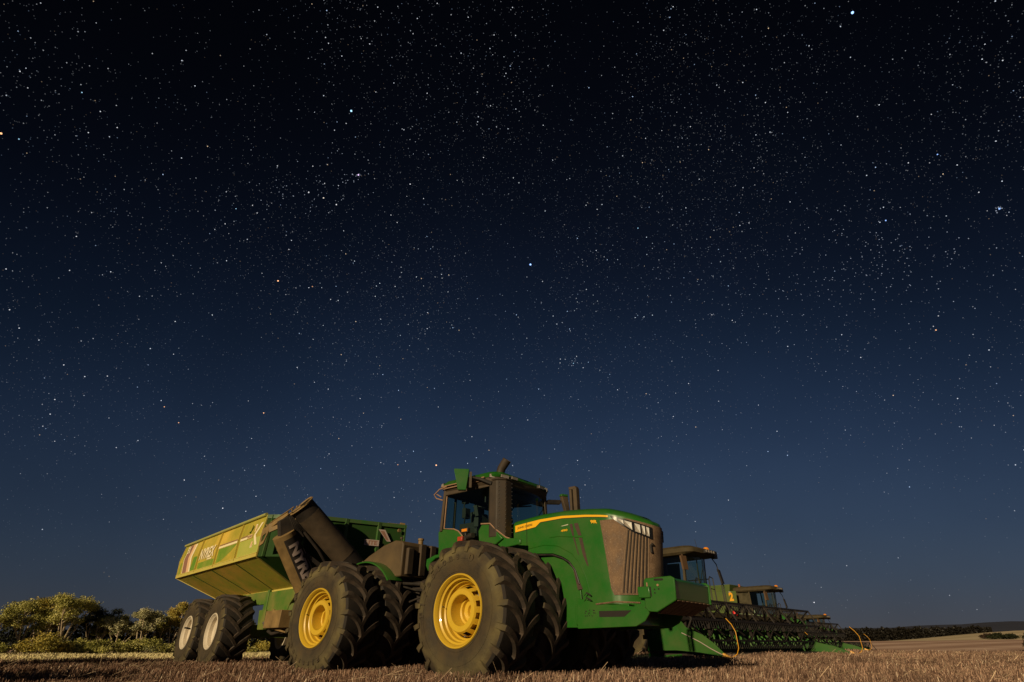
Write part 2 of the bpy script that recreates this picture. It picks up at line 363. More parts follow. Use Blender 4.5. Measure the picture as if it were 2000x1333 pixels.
# ------------------------------------------------------------------ stubble, grass
def leafmat(name, cols, rough=.7, trans=.0, scale=.3):
    """colour picked per blade (random per island) between the given stops, drifting with place"""
    m = bpy.data.materials.new(name); m.use_nodes = True; nt = m.node_tree; b = nt.nodes['Principled BSDF']; b.inputs['Roughness'].default_value = rough
    b.inputs['Specular IOR Level'].default_value = .25
    at = N(nt, 'ShaderNodeVertexColor'); at.layer_name = 'Col'; nt.links.new(at.outputs[0], b.inputs['Base Color'])
    return m
BLADE = leafmat('straw', None, .75)
def blades(name, P, h, w, cols, lean=.25, bias=(0, 0), flat=None, tall=None):
    n = len(P); a = rng.uniform(0, 2*pi, n); z0 = height(P[:, 0], P[:, 1])
    hh = h*rng.uniform(.35, 1.25, n)*(.7+.6*np.clip(patch(P, 1.3), 0, 1)); ww = w*rng.uniform(.6, 1.4, n)
    ld = rng.normal(0, lean, (n, 2)) + np.array(bias)
    if flat is not None: ld[flat] *= 6; hh[flat] *= .5
    b0 = np.stack([P[:, 0], P[:, 1], z0-.01], 1); dx = np.stack([np.cos(a), np.sin(a), 0*a], 1)*ww[:, None]/2
    top = b0 + np.stack([ld[:, 0]*hh, ld[:, 1]*hh, hh], 1)
    V = np.stack([b0-dx, b0+dx, top+dx*.8, top-dx*.8], 1).reshape(-1, 3); F = np.arange(4*n).reshape(n, 4)
    return np_mesh(name, V, F, [BLADE], cols=np.concatenate([cols, np.ones((n, 1))], 1))
def scatter(n, r0, r1, a0, a1, power=1.0):
    u = rng.uniform(0, 1, n); r = (r0**power + u*(r1**power-r0**power))**(1/power); a = np.radians(rng.uniform(a0, a1, n))
    return np.stack([r*np.sin(a), r*np.cos(a)], 1)
def row_snap(P, ang, pitch, jit):
    c, s = cos(ang), sin(ang); u = P[:, 0]*c+P[:, 1]*s; v = -P[:, 0]*s+P[:, 1]*c
    v = np.round(v/pitch)*pitch + rng.normal(0, jit, len(v)); return np.stack([u*c-v*s, u*s+v*c], 1)
def patch(P, s):  # smooth value noise from a few sines
    x, y = P[:, 0]*s, P[:, 1]*s
    return .5 + .17*(np.sin(x*1.3+y*.7)+np.sin(-x*.6+y*1.7+2)+np.sin(x*2.3-y*1.1+4))
nA, nB = 300000, 150000
P = np.concatenate([scatter(nA, 7.5, 24, -56, 56, 1.1), scatter(nB, 22, 52, -50, 56, 1.2)])
P = row_snap(P, R(-42), .31, .05)
keep = ~((np.hypot(P[:, 0], P[:, 1]) > 26.5) & (np.degrees(np.arctan2(P[:, 0], P[:, 1])) < -14)); P = P[keep]
u = rng.uniform(0, 1, len(P))[:, None]; pt = np.clip(patch(P, .5), 0, 1)[:, None]
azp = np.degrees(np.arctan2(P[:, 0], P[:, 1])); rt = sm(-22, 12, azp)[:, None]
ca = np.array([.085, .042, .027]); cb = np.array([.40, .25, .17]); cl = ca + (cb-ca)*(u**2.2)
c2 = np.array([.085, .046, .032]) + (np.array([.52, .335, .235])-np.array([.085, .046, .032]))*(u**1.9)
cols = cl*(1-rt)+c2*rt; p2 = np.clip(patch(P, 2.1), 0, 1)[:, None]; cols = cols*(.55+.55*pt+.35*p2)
br = rng.uniform(0, 1, len(P)) < .03; cols[br] = np.array([.72, .57, .42])
dist = np.hypot(P[:, 0], P[:, 1])
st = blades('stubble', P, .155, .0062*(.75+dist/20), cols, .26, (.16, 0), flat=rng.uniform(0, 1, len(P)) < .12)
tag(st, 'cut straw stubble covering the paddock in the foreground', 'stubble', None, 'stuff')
LS = scatter(5200, 7.5, 34, -55, 56, 1.3); n_ = len(LS); a_ = rng.uniform(0, pi, n_); L_ = rng.uniform(.05, .17, n_)*(1+np.hypot(LS[:, 0], LS[:, 1])/30); z_ = height(LS[:, 0], LS[:, 1])+rng.uniform(.05, .15, n_)
dv_ = np.stack([np.cos(a_)*L_, np.sin(a_)*L_, rng.normal(0, .35, n_)*L_], 1); wv_ = np.stack([-np.sin(a_), np.cos(a_), np.ones(n_)*.9], 1)*.0028*(.8+np.hypot(LS[:, 0], LS[:, 1])/22)[:, None]
c_ = np.stack([LS[:, 0], LS[:, 1], z_], 1); V_ = np.stack([c_-dv_-wv_, c_+dv_-wv_, c_+dv_+wv_, c_-dv_+wv_], 1).reshape(-1, 3); q_ = rng.uniform(.6, 1.1, n_)[:, None]
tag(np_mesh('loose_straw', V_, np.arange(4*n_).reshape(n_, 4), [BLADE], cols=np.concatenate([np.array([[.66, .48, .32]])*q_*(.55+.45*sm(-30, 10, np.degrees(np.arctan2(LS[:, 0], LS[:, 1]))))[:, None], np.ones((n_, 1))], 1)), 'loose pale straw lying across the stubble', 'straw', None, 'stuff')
G = scatter(90000, 26.5, 46, -52, -2, 1.3); u = rng.uniform(0, 1, len(G))[:, None]
gc = np.array([.48, .41, .20]) + u*np.array([.46, .40, .24])
gr = blades('dry_grass', G, .16, .022, gc, .3, (.1, 0)); tag(gr, 'pale dry grass strip along the foot of the trees', 'grass', None, 'stuff')

# ------------------------------------------------------------------ foliage
LEAF = leafmat('leaves', None, .55)
BARK = mat('pale gum bark', (.62, .50, .34), .85, 0, (.25, .17, .10), .35, 9, contrast=.8)
BARKD = mat('dark bark', (.10, .07, .05), .9)
def leaves(name, C, Rd, n, size, pal, parent=None, loc=(0, 0, 0), shell=.55):
    """n leaf faces spread through ellipsoidal clumps C (k,3) with radii Rd (k,3)"""
    C = np.asarray(C, float); Rd = np.asarray(Rd, float); vol = np.prod(Rd, 1)**.75; k = rng.choice(len(C), n, p=vol/vol.sum())
    d = rng.normal(size=(n, 3)); d /= np.linalg.norm(d, axis=1)[:, None]
    r = shell + (1-shell)*rng.uniform(0, 1, n)**.8; r *= (1+.22*np.sin(d[:, 0]*7+k)*np.sin(d[:, 1]*6+2*k)+.12*np.sin(d[:, 2]*11+k*3))
    P = C[k] + d*r[:, None]*Rd[k]
    a = rng.normal(size=(n, 3)); a /= np.linalg.norm(a, axis=1)[:, None]; b = np.cross(a, rng.normal(size=(n, 3))); b /= np.linalg.norm(b, axis=1)[:, None]
    s = size*rng.uniform(.5, 1.3, n)[:, None]
    V = np.stack([P-a*s, P+b*s*.42, P+a*s, P-b*s*.42], 1).reshape(-1, 3); F = np.arange(4*n).reshape(n, 4)
    pal = np.asarray(pal, float); q = rng.uniform(0, 1, n); ck = rng.uniform(0, 1, len(C))
    q = np.clip(.6*q+.4*ck[k], 0, .999); i = (q*(len(pal)-1)).astype(int); f = (q*(len(pal)-1)-i)[:, None]
    col = pal[i]*(1-f)+pal[i+1]*f
    o = np_mesh(name, V, F, [LEAF], cols=np.concatenate([col, np.ones((n, 1))], 1), parent=parent); o.location = loc
    return o
OLV = [(.06, .07, .018), (.24, .24, .05), (.55, .50, .14), (.85, .78, .34)]
ORG = [(.07, .075, .014), (.25, .22, .04), (.54, .42, .08), (.85, .62, .18)]
GRY = [(.07, .08, .035), (.26, .26, .13), (.52, .48, .26), (.82, .76, .48)]
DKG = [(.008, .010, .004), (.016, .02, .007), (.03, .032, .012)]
def at(azd, d): a = R(azd); return np.array([d*sin(a), d*cos(a)])
def mallee(azd, d, h, wid, pal, label, stems=5, n=9000, seed=0, lsz=.042, group='mallee trees along the field edge', flat=.5):
    r = random.Random(seed); x, y = at(azd, d); z = float(height(x, y))
    t = root('gum_tree', (x, y, z), 0, label, 'tree', group)
    mb = MB(); C = []; Q = []
    for s in range(stems):
        th = 2*pi*s/stems + r.uniform(-.4, .4); rr = wid*.5*r.uniform(.35, .85); hh = h*r.uniform(.64, .84)
        p0 = Vector((.12*cos(th), .12*sin(th), -.05)); p3 = Vector((rr*cos(th), rr*sin(th), hh))
        p1 = p0 + Vector((rr*.15*cos(th)+r.uniform(-.1, .1), rr*.15*sin(th), hh*.35)); p2 = p0.lerp(p3, .68) + Vector((r.uniform(-.12, .12), r.uniform(-.12, .12), .05))
        mb.tube([p0, p1, p2, p3], [.075*h/3.3, .055*h/3.3, .035*h/3.3, .016], 7)
        for b in range(4):
            q = p1.lerp(p3, r.uniform(.35, .95)); e = q + Vector((r.uniform(-.5, .5), r.uniform(-.5, .5), r.uniform(.30, .62)))*h/3.4
            mb.tube([q, q.lerp(e, .5)+Vector((0, 0, .04)), e], [.022, .015, .007], 5)
            C.append(tuple(e)); g = r.uniform(.20, .38)*h/3.3; Q.append((g*1.3, g*1.3, g*flat*1.4))
        C.append(tuple(p3+Vector((0, 0, h*.10)))); g = r.uniform(.36, .55)*h/3.3; Q.append((g*1.3, g*1.3, g*.8))
    mb.build('trunk', BARK, t)
    leaves('crown', C, Q, int(n*1.35), lsz*max(1, d/40), pal, t, shell=.25)
    return t
def shrub(azd, d, h, w, pal, label, n=4500, seed=0, name='bush', group='low bushes in front of the trees', dep=None):
    r = random.Random(seed); x, y = at(azd, d); z = float(height(x, y))
    t = root(name, (x, y, z), 0, label, 'bush', group); mb = MB(); C = []; Q = []
    for s in range(9):
        px = r.uniform(-.5, .5)*w; py = r.uniform(-.5, .5)*(dep or w*.6); hh = h*r.uniform(.45, .8)*(1-.5*(abs(px)/(w*.5))**2)
        mb.tube([(px*.2, py*.2, -.03), (px*.6, py*.6, hh*.5), (px, py, hh)], [.03, .02, .008], 5)
        C.append((px, py, hh*.75)); Q.append((w*.2, w*.2, hh*.5))
    mb.build('stem', BARKD, t); leaves('crown', C, Q, n, .05*max(1, d/42), pal, t, shell=.3)
    return t
mallee(-41.8, 45, 2.5, 3.0, OLV, 'olive gum tree cut by the left edge of the photo', 5, 9000, 1)
mallee(-39.5, 46, 2.9, 2.8, OLV, 'rounded gum tree second from the left edge', 5, 9000, 2)
mallee(-38.6, 47.5, 3.05, 2.4, ORG, 'orange tinged gum tree just left of the tallest one', 5, 8000, 3)
mallee(-37.2, 45, 3.45, 2.9, OLV, 'tallest pale stemmed gum tree at far left', 6, 13000, 4)
mallee(-35.3, 47, 2.75, 2.6, DKG, 'dark shaded gum tree leaning right of the tallest one', 5, 8000, 5)  # shade on this tree is put into its dark leaf palette
mallee(-34.6, 46.5, 2.3, 2.6, OLV, 'low bushy gum tree just right of the dark leaning one', 6, 8000, 61)
mallee(-30.9, 47, 2.35, 2.4, OLV, 'olive gum tree between the domed grey one and the orange topped one', 6, 8000, 62)
mallee(-33.6, 45.5, 2.1, 2.8, GRY, 'small grey leaved gum tree in the dip of the tree line', 5, 6500, 6)
mallee(-32.0, 45, 2.6, 2.3, GRY, 'grey green gum tree with a domed top left of the cart wheels', 5, 9000, 7)
mallee(-29.7, 46, 3.05, 2.6, ORG, 'orange topped gum tree beside the rear cart wheel', 5, 9000, 8)
mallee(-26.8, 47, 2.0, 2.6, OLV, 'gum tree hidden low behind the cart wheels', 5, 6000, 9)
bl = ['dark bush at the left edge of the photo', 'broad orange green bush left of the tallest tree', 'pale tufted bush below the tallest tree', 'small round bush right of the tallest tree',
      'dark green bush in the middle of the left tree line', 'bright dome shaped bush left of the rear cart wheel', 'low bush touching the rear cart wheel', 'bush seen between cart wheels and tractor wheel, left one',
      'bush seen between cart wheels and tractor wheel, right one', 'bush behind the rear tractor wheel', 'bush seen between the two sets of tractor wheels', 'bush behind the front tractor wheel',
      'bush seen low under the tractor hood', 'bush under the tractor nose, farthest right of the bushes']
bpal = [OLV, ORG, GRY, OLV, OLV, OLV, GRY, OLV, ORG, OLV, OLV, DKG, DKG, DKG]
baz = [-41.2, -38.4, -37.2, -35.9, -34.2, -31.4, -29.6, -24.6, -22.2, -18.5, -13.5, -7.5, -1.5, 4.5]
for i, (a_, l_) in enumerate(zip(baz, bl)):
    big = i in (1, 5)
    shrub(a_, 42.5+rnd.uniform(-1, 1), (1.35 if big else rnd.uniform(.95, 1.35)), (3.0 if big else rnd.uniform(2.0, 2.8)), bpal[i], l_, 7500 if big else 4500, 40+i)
# low continuous thicket behind the trees
def thicket(name, a0, a1, d, h, n, size, pal, label, jag=.3, zoff=0, dd=3., top=None):
    az = np.radians(rng.uniform(a0, a1, n)); dist = d + rng.uniform(-dd, dd, n); x = dist*np.sin(az); y = dist*np.cos(az)
    ad = np.degrees(az); ht = h*(1+jag*(.5*np.sin(ad*3.1+1)+.35*np.sin(ad*9.7)+.25*np.sin(ad*23.3)))*np.clip(np.minimum(ad-a0, a1-ad)/((a1-a0)*.08)+.15, 0, 1)
    z = height(x, y) + ht*rng.uniform(0, 1, n)**.7 + zoff
    if top: g = height(x, y); z = g + np.maximum(top(ad)-g, .8)*rng.uniform(0, 1, n)**.7
    P = np.stack([x, y, z], 1); a = rng.normal(size=(n, 3)); a /= np.linalg.norm(a, axis=1)[:, None]; b = np.cross(a, rng.normal(size=(n, 3))); b /= np.linalg.norm(b, axis=1)[:, None]
    s = size*rng.uniform(.5, 1.3, n)[:, None]; V = np.stack([P-a*s, P+b*s*.6, P+a*s, P-b*s*.6], 1).reshape(-1, 3)
    pal = np.asarray(pal, float); q = rng.uniform(0, .999, n)*(len(pal)-1); i = q.astype(int); f = (q-i)[:, None]
    col = pal[i]*(1-f)+pal[i+1]*f
    o = np_mesh(name, V, np.arange(4*n).reshape(n, 4), [LEAF], cols=np.concatenate([col, np.ones((n, 1))], 1)); tag(o, label, 'undergrowth' if d < 100 else 'woodland', None, 'stuff')
    return o
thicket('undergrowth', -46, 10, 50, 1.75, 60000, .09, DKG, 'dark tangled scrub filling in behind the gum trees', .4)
thicket('woodland', 20, 39.2, 425, 0, 52000, .62, [(.008, .007, .006), (.014, .012, .009), (.02, .017, .012)], 'dark belt of trees across the far paddocks', .02, 0, 12, top=lambda ad: .52+425*math.tan(R(1.20)) + .5*np.sin(ad*5.3)+.35*np.sin(ad*17)+.3*np.sin(ad*41))
thicket('distant_woodland', 37, 47, 520, 3.6, 12000, .7, [(.010, .009, .007), (.022, .018, .013)], 'thin dark line of trees on top of the right hill', .3, 0, 8)
shrub(40.0, 250, 2.1, 8, DKG, 'long dark thicket on the right hillside', 5000, 71, 'bush', 'dark bushes on the far paddock', 8)
shrub(38.9, 262, 1.8, 4, [(.03, .02, .012), (.05, .03, .02)], 'small brown bush left of the long hillside thicket', 1500, 72, 'bush', 'dark bushes on the far paddock', 5)
shrub(41.3, 118, 2.6, 3.0, DKG, 'dark round bush cut by the right edge of the photo', 3500, 73, 'bush', 'dark bushes on the far paddock')
# two unseen trees added outside the left edge to shadow the bottom left corner
mallee(-71.8, 19.2, 4.2, 4.8, OLV, 'large unseen gum tree added at the left to cast a shadow', 12, 34000, 91, lsz=.11, group='unseen gum trees added to cast shadow', flat=.9)
mallee(-77.5, 11.8, 2.7, 4.2, OLV, 'small unseen gum tree added nearest the camera to cast a shadow', 10, 24000, 92, lsz=.09, group='unseen gum trees added to cast shadow', flat=.9)

# ------------------------------------------------------------------ stars
def stars():
    n = 36000
    az = np.radians(rng.uniform(-66, 66, n)); ze = rng.uniform(np.sin(R(2)), 1, n)
    # denser along a slanting band (the milky way)
    m = 13000; t = rng.uniform(-1, 1, m)
    pole = np.array([-.30, -.62, .73]); pole /= np.linalg.norm(pole)
    D = rng.normal(size=(m*4, 3)); D /= np.linalg.norm(D, axis=1)[:, None]; dd = np.abs(D@pole); D = D[(rng.uniform(0, 1, len(dd)) < np.exp(-(dd/.17)**2)) & (D[:, 2] > .12) & (D[:, 1] > 0)]
    el_ = np.arcsin(ze); A = np.stack([np.cos(el_)*np.sin(az), np.cos(el_)*np.cos(az), ze], 1)
    D = np.concatenate([A, D]); n = len(D)
    mag = np.minimum((1-rng.uniform(0, 1, n))**(-1/1.5)*.045, .85)
    pn_ = .62+.42*(np.sin(D[:, 0]*9+D[:, 2]*7)*np.sin(D[:, 2]*11-D[:, 0]*4+1)+.6*np.sin(D[:, 0]*23+2)*np.sin(D[:, 2]*19+D[:, 1]*8)); keep = rng.uniform(0, 1, n) < (.20+.80*np.clip((D[:, 2]-.05)/.55, 0, 1))*pn_; D = D[keep]; mag = mag[keep]; n = len(D)
    mag *= .55+.45*np.clip((D[:, 2]-.02)/.30, 0, 1)
    hue = rng.uniform(0, 1, n); col = np.stack([.80+.1*hue, .90+0*hue, 1.05-.12*hue], 1)
    w = hue > .93; col[w] = np.array([1.0, .72, .45]); w = hue < .12; col[w] = np.array([.6, .8, 1.15])
    size = .00046 + .00034*np.clip(mag, 0, 1)**.5; cm = col*(mag*.95)[:, None]
    # star dust: very faint points along the milky way
    F_ = rng.normal(size=(150000, 3)); F_ /= np.linalg.norm(F_, axis=1)[:, None]; F_ = F_[(rng.uniform(0, 1, len(F_)) < np.exp(-(np.abs(F_@pole)/.24)**2)) & (F_[:, 2] > .10) & (F_[:, 1] > 0)]
    D = np.concatenate([D, F_]); size = np.concatenate([size, np.full(len(F_), .00045)]); cm = np.concatenate([cm, np.array([[.8, .9, 1.05]])*rng.uniform(.012, .05, len(F_))[:, None]])
    # bright named stars and clusters: pixel directions of the photograph turned into sky directions
    th = .537
    def sky(u, v): x = (u-1000)/1000; w = (v-666.5)/1000; q = np.array([x, cos(th)+w*sin(th), sin(th)-w*cos(th)]); return q/np.linalg.norm(q)
    B = [(1036, 517, 2.2, 1.0, 'b'), (1665, 25, 2.4, 1.0, 'b'), (686, 217, 2.2, .85, 'c'), (543, 549, 1.6, .75, 'o'), (700, 342, 1.8, .7, 'v'), (603, 376, 1.4, .55, 'w'), (632, 387, 1.4, .55, 'y'),
         (657, 400, 1.4, .55, 'w'), (515, 807, 1.2, .6, 'o'), (852, 909, 1.8, .7, 'o'), (777, 908, 1, .5, 'o'), (1952, 408, 1.6, .6, 'b'), (1730, 431, 1.3, .6, 'b'), (1828, 645, 1.2, .6, 'o'),
         (801, 360, 1.3, .5, 'w'), (461, 408, 1, .5, 'c'), (160, 181, 1, .5, 'c'), (1120, 710, 1, .5, 'c'), (349, 826, 1, .5, 'o'), (2, 261, 1.8, .7, 'o'), (321, 795, 1, .5, 'o'), (1590, 1177, 1.0, .6, 'w'),
         (360, 938, 1, .5, 'w'), (435, 993, 1.1, .55, 'w'), (1246, 446, 1.1, .5, 'c'), (37, 272, 1, .5, 'c'), (611, 325, 1, .45, 'w'), (1831, 302, 1.1, .6, 'b'), (610, 560, 1, .4, 'o')]
    CC = dict(b=(.45, .75, 1.5), c=(.5, .9, 1.2), o=(1.5, .75, .35), v=(1.1, .8, 1.3), w=(1, 1, 1.05), y=(1.1, .95, .75))
    E = [(sky(u_, v_), s_*.00078, np.array(CC[c_])*b_*1.6) for u_, v_, s_, b_, c_ in B]
    def cluster(u0, v0, su, sv, k, s, ang=0):
        for _ in range(k):
            a, b = rnd.gauss(0, su), rnd.gauss(0, sv); E.append((sky(u0+a*cos(ang)-b*sin(ang), v0+a*sin(ang)+b*cos(ang)), .00075*s, np.array([.8, .9, 1.1])*rnd.uniform(.10, .42)))
    cluster(697, 345, 16, 5, 18, 1, -.3); cluster(610, 370, 45, 28, 70, .85); cluster(1952, 408, 7, 6, 9, 1); cluster(1560, 555, 130, 80, 160, .8); cluster(1720, 500, 110, 60, 130, .85); cluster(1240, 560, 200, 60, 150, .75)
    cluster(1120, 710, 5, 4, 10, .9)
    D = np.concatenate([D, np.array([e[0] for e in E])]); size = np.concatenate([size, [e[1] for e in E]]); cm = np.concatenate([cm, np.array([e[2] for e in E])]); n = len(D)
    Rr = 9000.; up = np.array([0, 0, 1.]); X = np.cross(D, up); X /= np.linalg.norm(X, axis=1)[:, None]; Y = np.cross(X, D); r = (size*Rr)[:, None]
    P = D*Rr; ang = np.arange(6)*pi/3
    V = np.stack([P + X*r*cos(a) + Y*r*sin(a) for a in ang], 1).reshape(-1, 3)
    m = bpy.data.materials.new('starlight'); m.use_nodes = True; nt = m.node_tree; nt.nodes.clear(); o = N(nt, 'ShaderNodeOutputMaterial'); e = N(nt, 'ShaderNodeEmission'); vc = N(nt, 'ShaderNodeVertexColor'); vc.layer_name = 'Col'
    tr = N(nt, 'ShaderNodeBsdfTransparent'); ad = N(nt, 'ShaderNodeAddShader')
    nt.links.new(vc.outputs[0], e.inputs[0]); nt.links.new(e.outputs[0], ad.inputs[0]); nt.links.new(tr.outputs[0], ad.inputs[1]); nt.links.new(ad.outputs[0], o.inputs[0]); m.cycles.emission_sampling = 'NONE'
    ob = np_mesh('stars', V, np.arange(6*n).reshape(n, 6), [m], cols=np.concatenate([cm, np.ones((n, 1))], 1))
    tag(ob, 'countless white and blue stars scattered over the night sky', 'stars', None, 'stuff')
stars()

# ------------------------------------------------------------------ wheels
def tyre_mb(Rt, rr, w, nl, lh=.055, delta=.40, curve=.6, lw=.062, side=1.0):
    mb = MB(); hw = w/2; rc = Rt-lh
    prof = [(-hw*.86, rr-.02), (-hw*.93, rr+.015), (-hw*.97, rr+.06), (-hw*1.02, rr+(rc-rr)*.38), (-hw*1.03, rr+(rc-rr)*.55), (-hw*.99, rr+(rc-rr)*.74), (-hw*.92, rc-.055), (-hw*.84, rc-.018), (-hw*.5, rc-.002), (0, rc+.006)]
    prof = prof + [(-y, r) for y, r in prof[-2::-1]]
    n = 72; base = len(mb.v); mb.lathe(prof, n)
    # mark faces: sidewall or tread
    L = len(prof)-1
    mb.m = [1 if (i < 6 or i >= L-6) else 0 for i in range(L) for k in range(n)]
    # thin mould rings on the sidewall
    for s in (-1, 1):
        for fr, h in ((.14, .006), (.52, .005)):
            r0 = rr+(rc-rr)*fr; y0 = s*np.interp(r0, [p[1] for p in prof[:8]], [-p[0] for p in prof[:8]])
            mb.lathe([(y0-s*.01, r0-.008), (y0+s*h, r0-.004), (y0+s*h, r0+.004), (y0-s*.01, r0+.008)], n, 1)
    def rad(y):
        return float(np.interp(abs(y), [-p[0] for p in prof[6:10]][::-1], [p[1] for p in prof[6:10]][::-1]))
    NS = 9
    for s in (-1, 1):
        for i in range(nl):
            t0 = 2*pi*(i + (.5 if s > 0 else 0))/nl
            P = []
            for q in range(NS+1):
                u = q/NS; ya = (1-cos(u*pi/2)); ta = sin(u*pi/2); y_ = curve*ya+(1-curve)*u; t_ = curve*ta+(1-curve)*u
                P.append((-.045 + (hw*.93+.045)*y_, t0+delta*t_))
            vs = []; fs = []
            for q, (y, t) in enumerate(P):
                a = P[max(q-1, 0)]; b = P[min(q+1, NS)]; dy = b[0]-a[0]; dt = (b[1]-a[1])*Rt; l = math.hypot(dy, dt); ny, ntt = -dt/l, dy/l
                edge = max(0, (y/hw-.80))*.16; rb = rad(y)-.012; rtop = Rt-.014*(y/hw)**2-edge
                wb = lw*(.62+.15*(y/hw)); wt = lw*(.40+.10*(y/hw))
                for r_, hwid in ((rb, -wb), (rtop, -wt), (rtop, wt), (rb, wb)):
                    yy = (y+ny*hwid)*s; tt = t+ntt*hwid/Rt
                    vs.append((r_*cos(tt), yy, r_*sin(tt)))
            # run down the shoulder on to the sidewall
            y, t = P[-1]
            for (yy, rb, dr) in ((hw*1.0, rc-.07, .03), (hw*1.035, rc-.14, .004)):
                for o, hwid in ((0, -lw*.70), (1, -lw*.5), (1, lw*.5), (0, lw*.70)):
                    r_ = rb + o*dr*.6; y2 = (yy - (0 if o else .05) + o*dr*.3)*s; tt = t + hwid/Rt
                    vs.append((r_*cos(tt), y2, r_*sin(tt)))
            K = NS+3
            for q in range(K-1):
                a = q*4; b = a+4
                for k in range(3): fs.append((a+k, a+k+1, b+k+1, b+k))
            fs += [(0, 1, 2, 3), ((K-1)*4+3, (K-1)*4+2, (K-1)*4+1, (K-1)*4)]
            o_ = len(mb.f); mb.add(vs, fs, 2)
            for q in range((K-3)*3, (K-1)*3): mb.m[o_+q] = 1
            mb.m[-1] = 1
    return mb, prof
def ring_text(mb, txt, size, r0, y, a0, step, mi, s=-1):
    """letters standing round the sidewall at y (outer side), first letter centred at angle a0, going clockwise as seen from outside"""
    for i, ch in enumerate(txt):
        if ch == ' ': continue
        v, f = text_mb(ch, size, bold=.004*size/.1, extrude=.004, align='CENTER'); a = a0 - step*i
        ux = Vector((sin(a), 0, -cos(a))); uy = Vector((cos(a), 0, sin(a)))
        mb.add([Vector((0, y - p[2], 0)) + uy*r0 + ux*p[0] + uy*p[1] for p in v], f, mi)
def hub_parts(rr, hw, dish, slots=12):
    """rim barrel and yellow dished hub, outer face towards -y"""
    rim = MB(); f = hw*.93
    rim.lathe([(-f-.012, rr+.028), (-f-.03, rr+.018), (-f-.028, rr+.004), (-f+.01, rr-.02), (-f+.05, rr-.028), (-f+.065, rr-.055), (-f+.13, rr-.062), (-f+.145, rr-.085), (-f+.21, rr-.092), (-f+.23, rr-.115),
               (f-.15, rr-.115), (f-.13, rr-.07), (f-.02, rr-.03), (f, rr+.015), (f+.02, rr+.028), (f-.03, rr+.02)], 72)
    hub = MB(); y0 = -f+dish; n = 48; r1 = rr*.44; r2 = rr*.60; r3 = rr*.78
    per = n//slots
    sk = lambda i, k: i == 3 and (k % per) in (1, 2)
    hub.lathe([(y0+.01, r1), (y0, r1+.01), (y0, r2), (y0+.03, r2+.02), (y0+.15, r2+.055), (y0+.24, r2+.07), (y0+.27, r3), (y0+.30, rr-.115)], n, skip=sk)
    hub.lathe([(y0+.01, r1), (y0+.12, r1-.004), (y0+.20, r1-.02), (y0+.21, r1*.78), (y0+.26, r1*.74), (y0+.27, r1*.45), (y0+.32, r1*.40), (y0+.325, .001)], n)
    hub.lathe([(y0+.02, r2-.01), (y0+.26, r2-.01)], n)
    for k in range(10):  # wheel nuts on the disc
        a = 2*pi*k/10; c = ((r2+r3)/2+.035); hub.tube([(c*cos(a), y0+.285, c*sin(a)), (c*cos(a), y0+.235, c*sin(a))], .014, 6, 1)
    hub.box((0, y0+.14, -(r2+.055)), (.03, .035, .02), 1); hub.box(((r2+.052)*.8, y0+.12, (r2+.052)*.6), (.03, .03, .03), 1)
    rim.tube([(-(rr-.09), -f+.10, .05), (-(rr-.13), -f+.06, .055), (-(rr-.15), -f+.0, .06)], .008, 6, 1)
    return rim, hub
def wheel(parent, loc, name='wheel', rz=0, mir=False, kind='outer', cache={}):
    if kind not in cache:
        RT, RR, WW = 1.05, .492, .82
        mb, prof = tyre_mb(RT, RR, WW, 19, lh=.066, lw=.082)
        if kind in ('outer', 'outer_rear'):
            ysd = -WW/2*1.03-.004
            a0 = R(122) if kind == 'outer' else R(236)
            ring_text(mb, 'Firestone D' if kind == 'outer' else 'Firestone', .155 if kind == 'outer' else .13, .735, ysd, a0+R(62), R(11.5), 3)
            if kind == 'outer_rear': ring_text(mb, 'RADIAL ALL TRACTION', .055, .64, ysd+.012, R(168), R(4.6), 3)
        rim, hub = hub_parts(RR+.005, WW/2, .055)
        cache[kind] = (mb, rim, hub)
        w = hub.build(name, [YELLOW, STEEL], parent, smooth=35); ty = mb.build('tyre', [TREAD, SIDE, LUG, LETTER], w, smooth=30); ri = rim.build('rim', [YELLOW, BLACK], w, smooth=35)
        cache[kind] = w
    else:
        w = copy_tree(cache[kind], parent)
    w.location = loc; w.rotation_euler = (0, rnd.uniform(0, 0), rz); w.scale = (1, -1 if mir else 1, 1)
    return w

# ------------------------------------------------------------------ tractor  (local x = forward, y = left, z up)
TA = .69
T = root('tractor', (-1.07, 11.81, 0), -TA, 'big green articulated tractor on dual tyres with the yellow stripe and tall dark exhaust', 'tractor')
ZC = 1.0; AX = 1.96
def rearpt(x, y, z, a=-.02):   # rear half is steered a little
    return (x*cos(a)+y*sin(a), -x*sin(a)+y*cos(a), z)
def rearpt2(x, y, z): return rearpt(.9647*x-.265, y, -.0034*x+.9431*z+.089)
def body_xf(v): return (.9704*v[0]-.205, v[1]*.955, -.0144*v[0]+.9186*v[2]+.139)
w = {}
for kind, y in (('outer', -1.64), ('inner', -.735)):
    w[kind] = wheel(T, (AX, y, ZC), kind=kind)
    w[kind+'r'] = wheel(T, rearpt(-AX, y, ZC), kind='outer_rear' if kind == 'outer' else 'inner', rz=.02)
for y in (1.64, .735):
    wheel(T, (AX, y, ZC), kind='inner', mir=True); wheel(T, rearpt(-AX, y, ZC), kind='inner', rz=.02, mir=True)
mb = MB()   # chassis, axles
mb.tube([(AX, -1.35, ZC), (AX, 1.35, ZC)], .13, 16); mb.tube([rearpt(-AX, -1.35, ZC), rearpt(-AX, 1.35, ZC)], .13, 16)
for x in (AX, -AX): mb.box((x, 0, ZC), (.7, .7, .6))
mb.box((2.6, 0, 1.12), (3.2, .60, .45)); mb.box((1.0, 0, 1.45), (1.9, .8, .5)); mb.box((-1.6, .05, 1.25), (3.0, .6, .55)); mb.box((-3.1, .0, .75), (.7, .3, .3)); mb.box((.0, 0, 1.15), (.6, .35, .7))
